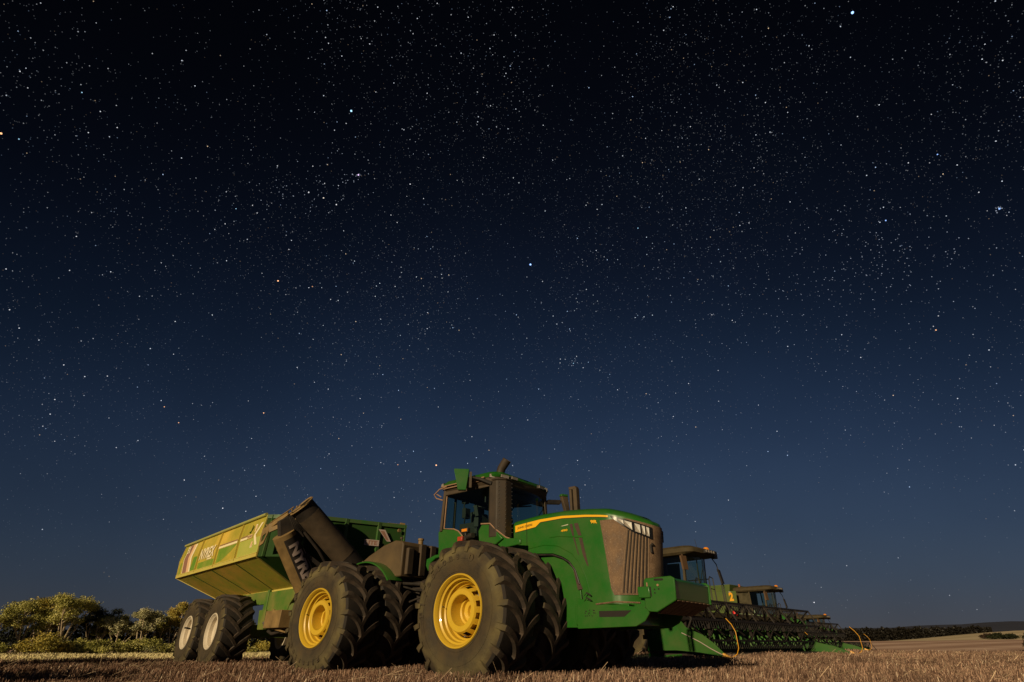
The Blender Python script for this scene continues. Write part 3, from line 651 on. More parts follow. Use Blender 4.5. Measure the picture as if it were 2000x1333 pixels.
for i in range(14): mb.tube([(rnd.uniform(-1.0, .2), -.25-rnd.uniform(0, .3), rnd.uniform(1.1, 1.65)), (rnd.uniform(-.3, .8), -.25-rnd.uniform(0, .3), rnd.uniform(1.0, 1.65))], .022, 6)
mb.box((-.7, -.3, 1.60), (.5, .4, .18)); mb.box((-2.6, .0, .72), (1.0, .5, .3)); mb.box((-3.3, .02, .52), (.5, .22, .08))
mb.build('chassis', DARK, T, bevel=.015)
XF = body_xf

# hood skin ---------------------------------------------------------
PL = [(2.15, .57), (2.5, .572), (2.8, .574), (3.05, .575), (3.25, .575), (3.45, .575), (3.6, .575), (3.8, .573), (4.05, .57), (4.25, .56), (4.42, .53), (4.60, .465), (4.75, .39), (4.88, .305), (4.99, .225), (5.035, .175), (5.055, .11), (5.065, .05), (5.07, .0)]
ZSs, ZSz = [2.15, 2.5, 2.8, 3.3, 3.8, 4.2, 4.6, 4.85, 5.0, 5.1], [2.585, 2.62, 2.645, 2.65, 2.62, 2.575, 2.485, 2.42, 2.375, 2.345]
ZBs, ZBz = [2.15, 2.45, 2.8, 3.07, 3.27, 3.42, 3.54, 3.62, 3.66, 5.2], [2.05, 2.03, 2.0, 1.98, 1.91, 1.82, 1.66, 1.42, 1.02, 1.02]
arc = [0]
for a, b in zip(PL, PL[1:]): arc.append(arc[-1]+math.hypot(b[0]-a[0], b[1]-a[1]))
ATOT = arc[-1]
def plan(t, z):
    """point on the hood side at arc length t, height z (t>ATOT is the left half)"""
    m = t > ATOT; tt = 2*ATOT-t if m else t
    s = float(np.interp(tt, arc, [p[0] for p in PL])); l = float(np.interp(tt, arc, [p[1] for p in PL]))
    k = max(0, s-4.1)*.82; lean = 1-.16*min(1.2, max(0, 2.25-z)); s2 = (4.1+k*lean) if k else s
    return Vector((s2, (l if m else -l), z))
def pn(t, z):
    e = .01; d = plan(t+e, z)-plan(t-e, z); dz = plan(t, z+e)-plan(t, z-e); return d.cross(dz).normalized()
def hs(t, z, off): p = plan(t, z); n = pn(t, z); return p + n*off
ss = lambda s: float(np.interp(s, [p[0] for p in PL], arc))
def zs(t): tt = 2*ATOT-t if t > ATOT else t; return float(np.interp(np.interp(tt, arc, [p[0] for p in PL]), ZSs, ZSz))
def zb(t): tt = 2*ATOT-t if t > ATOT else t; return float(np.interp(np.interp(tt, arc, [p[0] for p in PL]), ZBs, ZBz))
mb = MB(); ts = sorted(set([x for x in np.linspace(0, ATOT, 70)])); rows = []
for t in ts:
    zt = zs(t); z0 = zb(t); p = plan(t, zt); wd = -p.y; row = [tuple(plan(t, z0+(zt-z0)*q/7)) for q in range(8)]
    for fy, fz in ((.985, .035), (.93, .075), (.80, .11), (.62, .13), (.35, .145), (0, .15)):
        row.append((p.x-(.05*(1-fy) if p.x > 4.7 else 0), -wd*fy, zt+fz*min(1, .25+wd/.57*.75)))
    rows.append(row)
mb.grid(rows); mb.grid([[(x, -y, z) for x, y, z in r] for r in rows])
mb.add([rows[0][i] for i in range(14)]+[(x, -y, z) for x, y, z in rows[0][12::-1]], [tuple(range(27))])
mb.build('hood', GREEN, T, smooth=50)
def strip(mb, f0, f1, t0, t1, n, off, mi=0, both=False):
    r = [[tuple(hs(t, f0(t), off)), tuple(hs(t, f1(t), off))] for t in np.linspace(t0, t1, n)]; mb.grid(r, mi)
# engine bay dark inner panel so the arch opening is closed
mb = MB(); mb.box((3.1, 0, 1.55), (1.9, 1.04, .9)); mb.build('engine_block', DARK, T)
mb = MB(); ip = [(2.55, .74), (2.5, 1.80), (2.8, 1.93), (3.08, 1.92), (3.28, 1.85), (3.46, 1.70), (3.60, 1.42), (3.62, .74)]; mb.xz(ip, -.556, -.53)
mb.xz(ip, .53, .556); mb.split('inner_fender', GREEN, T, bevel=.01)
mb = MB(); pts = [(2.6, 1.985), (2.8, 1.972), (3.07, 1.952), (3.27, 1.882), (3.42, 1.792), (3.53, 1.65), (3.6, 1.42)]
for s in (-1, 1): mb.tube([(a, s*.585, b) for a, b in pts], .016, 6)
mb.split('wheel_arch_trim', BLACK, T)
# side vents
mb = MB(); 
def poly_on(mb, pts, off, mi=0, left=False, th=.0):
    """polygon given as (s, z) laid on the hood skin"""
    P = [hs(ss(s), z, off) for s, z in pts]
    if left: P = [Vector((p.x, -p.y, p.z)) for p in P]
    mb.add(P, [tuple(range(len(P)))], mi)
for lf in (False, True):
    poly_on(mb, [(3.455, 2.46), (3.50, 2.475), (3.525, 2.46), (3.545, 2.25), (3.51, 2.25)], .004, 0, lf); poly_on(mb, [(3.515, 2.225), (3.55, 2.225), (3.625, 1.90), (3.60, 1.93), (3.56, 2.08)], .004, 0, lf)
    poly_on(mb, [(3.555, 2.46), (3.58, 2.475), (3.64, 2.47), (3.70, 2.24), (3.63, 2.25)], .004, 0, lf); poly_on(mb, [(3.638, 2.22), (3.708, 2.20), (3.80, 1.70), (3.77, 1.72), (3.70, 1.90)], .004, 0, lf)
    P = [(3.47, -.562, 1.70), (3.50, -.562, 1.66), (3.66, -.585, 1.34), (3.56, -.585, 1.33)]; mb.add([(x, y*(-1 if lf else 1), z) for x, y, z in P], [(0, 1, 2, 3)])
mb.split('side_vent', mat('vent mesh', (.035, .018, .013), .6, 0, (.09, .05, .035), .3, 12), T, smooth=0)
mb = MB()
for lf in (False, True):
    poly_on(mb, [(3.27, 2.455), (3.43, 2.475), (3.43, 2.457), (3.30, 2.447)], .005, 0, lf)
mb.split('vent_handle', mat('pale vent handle', (.5, .5, .36), .4), T, smooth=0)
# body crease lines
mb = MB()
for pts in ([(2.3, 2.06), (2.51, 2.11), (2.87, 2.145), (3.18, 2.105), (3.47, 1.95), (3.62, 1.78), (3.74, 1.5), (3.8, 1.2)], [(3.0, 2.27), (3.2, 2.275), (3.5, 2.235), (3.72, 2.20)]):
    xs = np.linspace(pts[0][0], pts[-1][0], 24); zz_ = np.interp(xs, [p[0] for p in pts], [p[1] for p in pts])
    for sgn in (0, 1):
        P = [hs(ss(x), z, -.002) for x, z in zip(xs, zz_)]
        if sgn: P = [Vector((p.x, -p.y, p.z)) for p in P]
        mb.tube(P, .010, 5)
mb.split('body_crease', GREEN, T)
mb = MB()
for lf in (1, -1): mb.tube([(2.475, -lf*.577, 2.04), (2.475, -lf*.579, 2.62)], .004, 4)
mb.split('hood_shadow_edge', SLOT, T)  # thin dark line painted where the cast shadow on the hood ends
# stripe
mb = MB()
up_ = lambda t: min(float(np.interp(np.interp(t, arc, [p[0] for p in PL]), [2.19, 2.5, 2.8, 3.3, 3.8, 4.2, 4.29], [2.582, 2.612, 2.637, 2.642, 2.60, 2.548, 2.535])), zs(t)-.004)
lo_ = lambda t: float(np.interp(np.interp(t, arc, [p[0] for p in PL]), [2.19, 2.5, 2.69, 2.80, 3.3, 3.8, 4.2, 4.27], [2.455, 2.485, 2.505, 2.585, 2.598, 2.562, 2.515, 2.503]))
strip(mb, lo_, up_, ss(2.19), ss(4.28), 60, .003); n0 = len(mb.v)
mb.add([(x, -y, z) for x, y, z in mb.v], [tuple(f) for f in mb.f])
mb.split('stripe', DECAL, T, smooth=0)
mb = MB(); strip(mb, lambda t: lo_(t)-.010, lo_, ss(2.19), ss(4.28), 60, .0035); mb.build('stripe_shadow_line', BLACKD, T, smooth=0)
def hood_text(name, txt, h, wdt, s0, z0, m, **k):
    mb = MB(); v, f = text_mb(txt, 1, **k); x0 = min(p[0] for p in v); x1 = max(p[0] for p in v); y0 = min(p[1] for p in v); y1 = max(p[1] for p in v)
    V = [hs(ss(s0)+(p[0]-x0)/(x1-x0)*wdt, z0(s0+(p[0]-x0)/(x1-x0)*wdt)+(p[1]-y0)/(y1-y0)*h, .006) for p in v]; mb.add(V, f); return mb.build(name, m, T, smooth=0)
hood_text('brand_lettering', 'JOHN DEERE', .052, .37, 2.245, lambda s: float(np.interp(s, [2.2, 2.7], [2.492, 2.535])), BLACKD, bold=.012)
hood_text('model_number', '490', .040, .145, 3.265, lambda s: 2.345+.03*(s-3.26), DECAL, bold=.03)
hood_text('model_badge', '9R', .062, .135, 3.90, lambda s: 2.43-.1*(s-3.9), DECAL, bold=.04)
# grille
G0 = 4.10; mb = MB()
def gt(z): return ss(float(np.interp(z, [1.22, 1.32, 2.47], [4.30, 4.235, 4.09])))
gz = np.linspace(1.225, 2.46, 26); rows = []
for q in np.linspace(0, 1, 64):
    row = []
    for z in gz:
        a = gt(z); t = a+(2*ATOT-2*a)*q; zt = min(z, zs(t)-.012); row.append(tuple(hs(t, 1.225+(z-1.225)/(2.46-1.225)*(min(2.46, zs(t)-.012)-1.225), .014)))
    rows.append(row)
mb.grid(rows); mb.build('grille', GRILLE, T, smooth=60)
mb = MB(); 
def slot_strip(mb, tA, tB, zA, zB, off=.021, w=.026, mi=0):
    n = 10; P = [(tA+(tB-tA)*i/n, zA+(zB-zA)*i/n) for i in range(n+1)]
    mb.grid([[tuple(hs(t-w/2, z, off)), tuple(hs(t+w/2, z, off))] for t, z in P], mi)
for side in (0, 1):
    for i in range(7):
        tA = ss(4.655)+i*.058; tB = ss(4.50)+i*.078; zA = zs(tA)-.21 if i < 6 else zs(tA)-.19
        if side: tA, tB = 2*ATOT-tA, 2*ATOT-tB
        slot_strip(mb, tA, tB, zA, 1.25)
mb.split('grille_slot', SLOT, T, smooth=0)
mb = MB(); 
for side in (0, 1):
    for i in range(8):
        tA = ss(4.655)+i*.058-.029; tB = ss(4.50)+i*.078-.039; zA = zs(tA)-.2
        if side: tA, tB = 2*ATOT-tA, 2*ATOT-tB
        n = 8; mb.tube([tuple(hs(tA+(tB-tA)*k/n, zA+(1.25-zA)*k/n, .012)) for k in range(n+1)], .013, 6)
mb.split('grille_rib', RIBM, T)
# headlights
for side in (0, 1):
    fr = MB(); cell = MB()
    U = np.linspace(0, 1, 17); tops = []; bots = []
    for u in U:
        t = ss(4.33)+(ss(5.02)-ss(4.33))*u; zt = zs(t)-.022-.045*u; zbm = zt-float(np.interp(u, [0, .12, .45, .55, 1], [.01, .065, .165, .185, .195]))
        tops.append((t, zt)); bots.append((t, zbm))
    def tt(t): return 2*ATOT-t if side else t
    rows = [[tuple(hs(tt(a[0]), a[1], .02)), tuple(hs(tt(a[0]), a[1], .034)), tuple(hs(tt(b[0]), b[1], .034)), tuple(hs(tt(b[0]), b[1], .02))] for a, b in zip(tops, bots)]
    fr.grid(rows); h = fr.build('headlight', BEZEL, T, smooth=30)
    for (u0, u1, tp) in ((.20, .33, 1), (.35, .52, 0), (.58, .71, 0), (.75, .82, 0), (.85, .92, 0)):
        q = []
        for u, top in ((u0, 1), (u1, 1), (u1, 0), (u0, 0)):
            u_ = u; t = ss(4.33)+(ss(5.02)-ss(4.33))*u; a = zs(t)-.022-.045*u_; hgt = float(np.interp(u, [0, .12, .45, .55, 1], [.01, .07, .185, .205, .215]))
            z = a-.026 if top else a-hgt+.045; q.append(tuple(hs(tt(t), z, .048)))
        c = Vector((0, 0, 0))
        for p in q: c += Vector(p)/4
        tc_ = ss(4.33)+(ss(5.02)-ss(4.33))*(u0+u1)/2; inn = c - pn(tt(tc_), c.z)*.008
        n0 = len(cell.v); cell.add(q+[inn], [(0, 1, 4), (1, 2, 4)], 0); cell.add(q+[inn], [(2, 3, 4), (3, 0, 4)], 1)
    cell.build('lamp_cell', [CHROME, LENS], h, smooth=0)
mb = MB(); c_ = hs(ss(5.0), 1.95, .03); mb.box(tuple(c_), (.03, .05, .12)); mb.tube([c_+Vector((0, 0, .06)), c_+Vector((.04, 0, .09))], .02, 8); mb.build('grille_latch', DARK, T)
# front frame below the hood
mb = MB()
fp = [(3.555, 1.20), (3.545, .72), (4.60, .755), (4.76, .83), (4.88, .98), (4.96, 1.30), (4.80, 1.30), (4.72, 1.12), (4.60, 1.04), (3.95, 1.10), (3.72, 1.16)]
for s in (-1, 1): mb.xz(fp, s*.62-.014, s*.62+.014)
mb.box((4.0, 0, .93), (1.0, 1.22, .30)); mb.build('front_frame', GREEN, T, bevel=.008)
mb = MB(); mb.xz([(3.97, .985), (4.55, .985), (4.42, .895), (3.97, .895)], -.638, -.634)
for k in range(14): x = 3.70+.05*(k % 5)+rnd.uniform(-.02, .02); z = .99-.035*(k//5)+rnd.uniform(-.01, .01); mb.box((x, -.636, z), (.018, .004, .014), ry=.8)
for z in (1.24, 1.16):
    for s in (-1, 1): mb.prism([(3.72+.0, -.636, z), (3.70, -.636, z-.03), (3.76, -.636, z+.045), (3.765, -.636, z+.02)] if s < 0 else [(3.76, -.636, z+.045), (3.765, -.636, z+.02), (3.83, -.636, z-.02), (3.84, -.636, z+.005)], (0, -.002, 0), (0, .002, 0))
for x, z in ((4.78, 1.22), (4.80, 1.12), (4.80, 1.02)): mb.tube([(x, -.633, z), (x, -.638, z)], .014, 8)
mb.build('frame_slot', SLOT, T)
mb = MB(); mb.tube([(3.93, -.64, 1.09), (4.3, -.645, 1.115), (4.72, -.64, 1.09)], .014, 6); mb.build('frame_edge_strip', GRILLE, T)
# front weight box
mb = MB(); wp = [(4.93, 1.40), (4.96, 1.44), (5.38, 1.455), (5.44, 1.42), (5.42, 1.11), (5.10, .95), (4.95, .96), (4.91, 1.02)]
mb.xz(wp, -.70, -.675); mb.xz(wp, .675, .70); mb.xz([(5.0, 1.42), (5.37, 1.435), (5.42, 1.40), (5.395, 1.12), (5.10, 1.0), (5.0, 1.0)], -.676, .676)
mb.box((4.93, -.68, 1.235), (.20, .10, .165)); mb.box((4.93, .68, 1.235), (.20, .10, .165)); mb.box((4.7, 0, 1.12), (.5, .5, .18))
wb = mb.build('front_weight_box', GREEN, T, bevel=.012)
wb.location = (-.09, 0, 0)
mb = MB(); mb.prism([(5.12, -.702, 1.425), (5.25, -.702, 1.425), (5.265, -.702, 1.41), (5.25, -.702, 1.395), (5.12, -.702, 1.395), (5.105, -.702, 1.41)], (0, 0, 0), (0, -.003, 0))
for x, z in ((5.10, 1.27), (5.17, 1.275), (5.10, 1.22)): mb.tube([(x, -.700, z), (x, -.705, z)], .013, 10)
mb.xz([(5.03, 1.17), (5.045, 1.17), (5.045, 1.31), (5.02, 1.32), (4.95, 1.325), (4.95, 1.318), (5.02, 1.312), (5.03, 1.30)], -.705, -.702)
mb.build('bolt_hole', SLOT, wb)
mb = MB(); mb.tube([(5.165, -.695, 1.33), (5.165, -.715, 1.33)], .018, 12); mb.box((4.99, -.705, 1.345), (.02, .012, .06)); mb.build('bolt', TRIM, wb)
mb = MB()
for i in range(8): y = -.64+i*.165; mb.xz([(5.06, .93), (5.12, .948), (5.43, 1.108), (5.40, 1.118), (5.10, .97)], y, y+.15)
mb.build('suitcase_weight', GRILLE, wb, bevel=.01)

# exhaust ------------------------------------------------------------
mb = MB(); cx, cy = 1.90, -.70; rr = .245
oc = [(cx+rr*cos(a)*1.02, cy+rr*sin(a)) for a in [R(22.5+45*k) for k in range(8)]]
mb.prism([(x, y, 0) for x, y in oc], (0, 0, 2.34), (0, 0, 3.50)); mb.prism([(cx+(x-cx)*1.04, cy+(y-cy)*1.04, 0) for x, y in oc], (0, 0, 3.50), (0, 0, 3.545))
ex = mb.build('exhaust_stack', STACKM, T, bevel=.02)
mb = MB(); mb.tube([(1.88, -.70, 3.50), (1.89, -.70, 3.62), (1.895, -.70, 3.72), (1.93, -.70, 3.81), (2.0, -.69, 3.90), (2.06, -.68, 3.98)], [.10, .092, .09, .09, .092, .094], 20, cap=False)
mb.tube([(2.0, -.69, 3.90), (2.05, -.68, 3.968)], .085, 16, 1)
mb.tube([(1.88, -.70, 3.54), (1.88, -.70, 3.565)], .10, 20)
mb.build('exhaust_pipe', [STACKM, SLOT], ex)
mb = MB()
for k in range(13):
    for yy, xx in ((-.90, 2.035), (-.80, 2.13), (-.62, 2.147)):
        mb.tube([(xx-.006, yy, 2.45+k*.083), (xx+.006, yy, 2.45+k*.083)], .007, 6)
mb.build('heat_shield_hole', STEEL, ex)
# air intake on the far side and far mirror
mb = MB(); mb.box((2.87, .48, 3.16), (.06, .12, .66)); mb.box((2.98, .48, 3.14), (.09, .13, .64)); mb.box((2.92, .48, 3.455), (.17, .13, .07)); mb.build('air_intake', BROWN, T, bevel=.015)
mb = MB(); mb.bar((1.95, .90, 3.38), (2.10, 1.16, 3.40), .11, .09); mb.tube([(2.08, 1.12, 3.42), (2.13, 1.24, 3.42), (2.14, 1.25, 3.34)], .02, 6)
fm = mb.build('mirror_arm', BLACK, T)
mb = MB(); mb.prism([(2.10, 1.16, 3.53), (2.16, 1.32, 3.53), (2.20, 1.32, 3.16), (2.16, 1.22, 3.16)], (0, 0, 0), (.09, -.03, 0)); mm_ = mb.build('mirror', BROWN, T, bevel=.01)
mb = MB(); mb.prism([(2.09, 1.15, 3.535), (2.16, 1.33, 3.535), (2.165, 1.32, 3.59), (2.10, 1.17, 3.59)], (0, 0, 0), (.09, -.03, 0)); mb.build('mirror_cap', GREEN, mm_, bevel=.01)

# cab ---------------------------------------------------------------
mb = MB()
CL = .90
for s in (-1, 1):
    y = s*CL
    mb.bar((.46, y, 2.60), (.50, y*.985, 3.50), .10, .07)         # rear post
    mb.bar((1.92, y*.95, 2.45), (1.90, y*.93, 3.50), .09, .08)     # front post
    mb.bar((.50, y*.985, 3.43), (1.90, y*.95, 3.45), .08, .10)
mb.bar((.46, -.85, 3.44), (.46, .85, 3.44), .08, .10); mb.bar((1.90, -.84, 3.46), (1.90, .84, 3.46), .08, .08); mb.bar((.46, -.85, 2.62), (.46, .85, 2.62), .08, .10)
mb.box((1.2, 0, 2.12), (1.5, 1.5, .20)); mb.bar((.50, -.6, 2.6), (.52, -.6, 3.45), .05, .05); mb.bar((.50, .6, 2.6), (.52, .6, 3.45), .05, .05)
cabf = mb.build('cab_frame', BROWN, T, bevel=.015)
# dusty trim round the side window and the lower panels
mb = MB(); tr = [(.545, 2.655), (.84, 2.615), (.97, 2.56), (1.08, 2.46), (1.17, 2.33), (1.22, 2.22)]
for s in (-1, 1):
    mb.tube([(.56, s*.915, 3.36)]+[(x, s*.925, z) for x, z in tr], .014, 6)
    mb.tube([(1.60, s*.93, 2.635), (1.84, s*.93, 2.615), (1.96, s*.915, 2.50), (2.2, s*.88, 2.32), (2.3, s*.84, 2.28)], .014, 6)
mb.split('window_trim', TRIM, cabf)
mb = MB()
for s in (-1, 1):
    a, b = (s*.90-.02, s*.90+.02)
    mb.xz([(.36, 2.60), (.42, 2.64), (.545, 2.645), (.84, 2.605), (.96, 2.55), (1.07, 2.45), (1.17, 2.30), (1.19, 2.12), (.95, 2.14), (.42, 2.10)], a, b)
    mb.xz([(1.52, 2.50), (1.60, 2.62), (1.84, 2.60), (1.96, 2.48), (2.16, 2.30), (1.98, 2.20), (1.55, 2.24)], a, b)
    mb.xz([(1.96, 2.48), (2.18, 2.31), (2.55, 2.26), (2.55, 2.16), (2.1, 2.12), (1.98, 2.20)], a+s*-.05, b+s*-.05)
    mb.xz([(.15, 2.05), (.40, 2.12), (.60, 2.12), (.60, 2.07), (.42, 2.05), (.28, 1.97), (.22, 1.80), (.14, 1.92)], s*.86-.14, s*.86+.14)
mb.box((.40, 0, 2.36), (.06, 1.78, .5)); mb.split('cab_side_panel', GREEN, T, bevel=.015)
# front fender over the duals, hidden mostly behind the tyres
mb = MB(); aa = np.linspace(R(50), R(150), 16)
for s in (-1, 1): mb.grid([[(AX+1.17*cos(a), s*.62, ZC+1.17*sin(a)*.93), (AX+1.17*cos(a), s*.80, ZC+1.17*sin(a)*.93)] for a in aa])
mb.split('front_fender', BLACK, T)
# glass
mb = MB()
for s in (-1, 1):
    y = s*.895; mb.add([(x, y, z) for x, z in [(.50, 3.42), (1.87, 3.44), (1.90, 2.55), (1.60, 2.64), (1.52, 2.2), (1.2, 2.2), (1.16, 2.33), (1.07, 2.46), (.96, 2.56), (.84, 2.61), (.53, 2.65)]], [tuple(range(11))])
rows = [[(1.92+.16*cos(q*pi/2), q*.84, 2.30), (1.90+.12*cos(q*pi/2), q*.83, 3.44)] for q in np.linspace(-1, 1, 13)]; mb.grid(rows)
mb.add([(.46, -.85, 2.65), (.46, .85, 2.65), (.49, .85, 3.42), (.49, -.85, 3.42)], [(0, 1, 2, 3)])
mb.build('window_glass', GLASS, cabf, normals=False, smooth=40)
# interior
mb = MB(); mb.box((.95, 0, 2.50), (.5, .5, .14)); mb.box((.72, 0, 2.82), (.14, .48, .62), ry=-.12); mb.box((.68, 0, 3.22), (.10, .28, .20), ry=-.1); mb.box((.95, -.34, 2.66), (.42, .10, .07)); mb.box((.95, .34, 2.66), (.42, .10, .07)); mb.box((.95, 0, 2.3), (.3, .3, .3))
mb.build('seat', SEATM, T, bevel=.03)
mb = MB(); mb.bar((1.55, 0, 2.25), (1.45, 0, 2.78), .10, .10, 0); 
for k in range(20):
    a, b = 2*pi*k/20, 2*pi*(k+1)/20; f = lambda q: (1.42+.20*cos(q)*.85, .20*sin(q), 2.82+.20*cos(q)*.45); mb.bar(f(a), f(b), .028, .028)
mb.bar((1.42, 0, 2.82), (1.42, .19, 2.82), .03); mb.bar((1.42, 0, 2.82), (1.42, -.19, 2.82), .03)
mb.build('steering_wheel', CABINT, T)
mb = MB(); mb.box((1.20, -.60, 2.98), (.08, .34, .24), ry=-.2, rz=.5); mb.box((1.05, -.62, 2.60), (.5, .22, .3)); mb.box((1.25, -.64, 2.74), (.10, .24, .20), rz=.4); mb.bar((1.1, -.62, 2.7), (1.2, -.62, 2.95), .04)
mb.box((.78, -.52, 3.02), (.10, .16, .22)); mb.box((.72, -.5, 3.30), (.12, .12, .10)); mb.tube([(.8, -.5, 3.4), (.74, -.56, 3.2), (.84, -.6, 3.0), (.76, -.55, 2.8)], .018, 6); mb.box((1.9, -.0, 3.3), (.03, 1.5, .12)); mb.box((1.45, -.62, 3.2), (.03, .20, .13), rz=.5)
mb.box((1.65, .35, 2.62), (.2, .7, .3)); mb.bar((.55, .5, 3.35), (1.75, .55, 3.25), .03); mb.box((.62, .35, 3.35), (.2, .6, .12)); mb.build('cab_console', CABINT, T, bevel=.01)
mb = MB(); mb.prism([(1.235, -.76, 3.09), (1.30, -.46, 3.09), (1.27, -.46, 3.07), (1.21, -.76, 3.07)], (0, 0, 0), (0, 0, .012)); mb.build('monitor_edge', LOGOW, T)
mb = MB(); mb.bar((1.86, -.62, 2.62), (1.84, .10, 3.38), .016, .016); mb.bar((1.95, .1, 2.52), (1.93, .75, 3.2), .014); mb.build('wiper', BLACK, T)
# roof
def rrect(x0, x1, hw, r, n=6, bow=0):
    P = []
    for cx_, cy_, a0 in ((x1-r, hw-r, 0), (x0+r, hw-r, 90), (x0+r, -hw+r, 180), (x1-r, -hw+r, 270)):
        for k in range(n+1): a = R(a0+90*k/n); P.append((cx_+r*cos(a), cy_+r*sin(a)))
    return [(x+(bow*(1-(y/hw)**2) if x > (x0+x1)/2 else 0), y) for x, y in P]
def loft(mb, levels, mi=0, capb=True):
    n = len(levels[0][0]); rows = [[(x, y, z) for x, y in P] for P, z in levels]
    vs = [p for r in rows for p in r]; fs = [(i*n+k, i*n+(k+1) % n, (i+1)*n+(k+1) % n, (i+1)*n+k) for i in range(len(rows)-1) for k in range(n)]
    fs.append(tuple((len(rows)-1)*n+k for k in range(n)))
    if capb: fs.append(tuple(range(n))[::-1])
    mb.add(vs, fs, mi)
mb = MB(); loft(mb, [(rrect(.36, 1.98, .97, .20, bow=.10), 3.58), (rrect(.34, 2.0, .985, .2, bow=.10), 3.62), (rrect(.42, 1.96, .93, .2, bow=.08), 3.70), (rrect(.60, 1.80, .78, .2, bow=.06), 3.755), (rrect(.9, 1.5, .5, .2), 3.775)])
roof = mb.build('cab_roof', GREEN, T, smooth=35)
mb = MB(); loft(mb, [(rrect(.46, 1.92, .88, .16, bow=.06), 3.42), (rrect(.40, 1.97, .95, .2, bow=.09), 3.50), (rrect(.39, 1.975, .96, .2, bow=.10), 3.585)])
mb.build('roof_underside', BROWN, roof, smooth=35)
mb = MB()   # rails and rain gutters under the roof edge
for z, y, x0, x1 in ((3.575, 1.0, .40, 1.72), (3.52, .985, .44, 1.6)):
    for s in (-1, 1): mb.tube([(x0-.02, s*(y-.1), z), (x0+.05, s*y, z), (x1, s*y, z+.01)], .013, 6)
mb.tube([(.62, -1.00, 3.56), (.42, -1.02, 3.52), (.26, -1.02, 3.42), (.30, -.98, 3.34), (.44, -.92, 3.29)], .014, 6); mb.tube([(.30, -1.0, 3.44), (.42, -.95, 3.36)], .012, 6)
mb.build('roof_rail', TRIM, roof)
def lampbar(pts, z, h, name='work_light'):
    mb = MB()
    for (x, y, nx, ny, w_) in pts:
        n = Vector((nx, ny, -.15)).normalized(); t = Vector((-ny, nx, 0)).normalized(); u = t.cross(n)
        c = Vector((x, y, z)); 
        for sx, d, mi, k in ((1.12, .0, 0, 1.2), (1, .012, 1, 1)):
            P = [c+n*d+t*(a*w_/2*sx)+u*(b*h/2*k) for a, b in ((-1, -1), (1, -1), (1, 1), (-1, 1))]; Q = [p-n*.05 for p in P]; mb.add(P+Q, [(0, 1, 2, 3), (0, 4, 5, 1), (1, 5, 6, 2), (2, 6, 7, 3), (3, 7, 4, 0)], mi)
    return mb.build(name, [BLACK, LENS], roof, smooth=0)
lampbar([(1.90, -.915, .75, -.66, .17)], 3.60, .07); lampbar([(2.035, -.72, .97, -.2, .2)], 3.605, .06); lampbar([(2.085, -.46, 1, -.05, .18)], 3.61, .055); lampbar([(2.085, .48, 1, .05, .18)], 3.61, .055)
lampbar([(2.02, .78, .8, .5, .2)], 3.60, .075); lampbar([(.36, -.80, -.6, -.8, .09)], 3.60, .06); lampbar([(.44, -.95, -.4, -.9, .11)], 3.615, .075); lampbar([(1.25, -.995, .1, -1, .13)], 3.55, .04); lampbar([(1.50, -.995, .1, -1, .12)], 3.565, .04)
mb = MB(); mb.tube([(1.45, -.15, 3.77), (1.45, -.15, 3.83)], .05, 12); mb.tube([(.78, -.55, 3.74), (.79, -.55, 3.98)], .006, 5); mb.tube([(1.88, .72, 3.7), (1.87, .72, 3.93)], .006, 5)
mb.build('roof_antenna', BLACK, roof)
# right mirror housing
mb = MB(); loft(mb, [([(1.30, -1.34), (1.42, -1.22), (1.36, -1.16), (1.24, -1.25)], 3.31), ([(1.24, -1.42), (1.47, -1.20), (1.40, -1.10), (1.15, -1.25)], 3.74), ([(1.24, -1.41), (1.46, -1.21), (1.40, -1.12), (1.16, -1.26)], 3.765)])
mi_ = mb.build('mirror', GREEN, T, bevel=.008)
mb = MB(); mb.box((1.475, -1.155, 3.53), (.05, .06, .34), rz=.75); mb.build('mirror_bracket', BROWN, mi_)
mb = MB(); mb.tube([(1.46, -1.14, 3.60), (1.62, -1.02, 3.56), (1.86, -.92, 3.44)], [.02, .035, .045], 8); mb.build('mirror_arm', BLACK, T)
# amber box and red lamp on the right platform, cable clutter
mb = MB(); mb.box((1.24, -.98, 2.535), (.17, .08, .10)); mb.box((1.24, -.98, 2.41), (.06, .06, .16)); lamp = mb.build('side_lamp', BLACK, T, bevel=.01)
mb = MB(); mb.box((1.235, -1.022, 2.535), (.145, .012, .055)); mb.build('amber_lens', AMBER, lamp)
mb = MB(); mb.box((1.12, -.98, 2.37), (.14, .10, .10)); mb.build('red_lens', REDL, lamp, bevel=.01)
mb = MB(); mb.tube([(1.30, -1.0, 2.39), (1.48, -1.02, 2.41)], .055, 12); mb.tube([(1.38, -.98, 2.34), (1.42, -.95, 2.25), (1.36, -.92, 2.15)], .012, 6); mb.box((1.4, -.7, 2.25), (.5, .4, .12)); mb.build('cab_step', BLACK, T)

XF = None
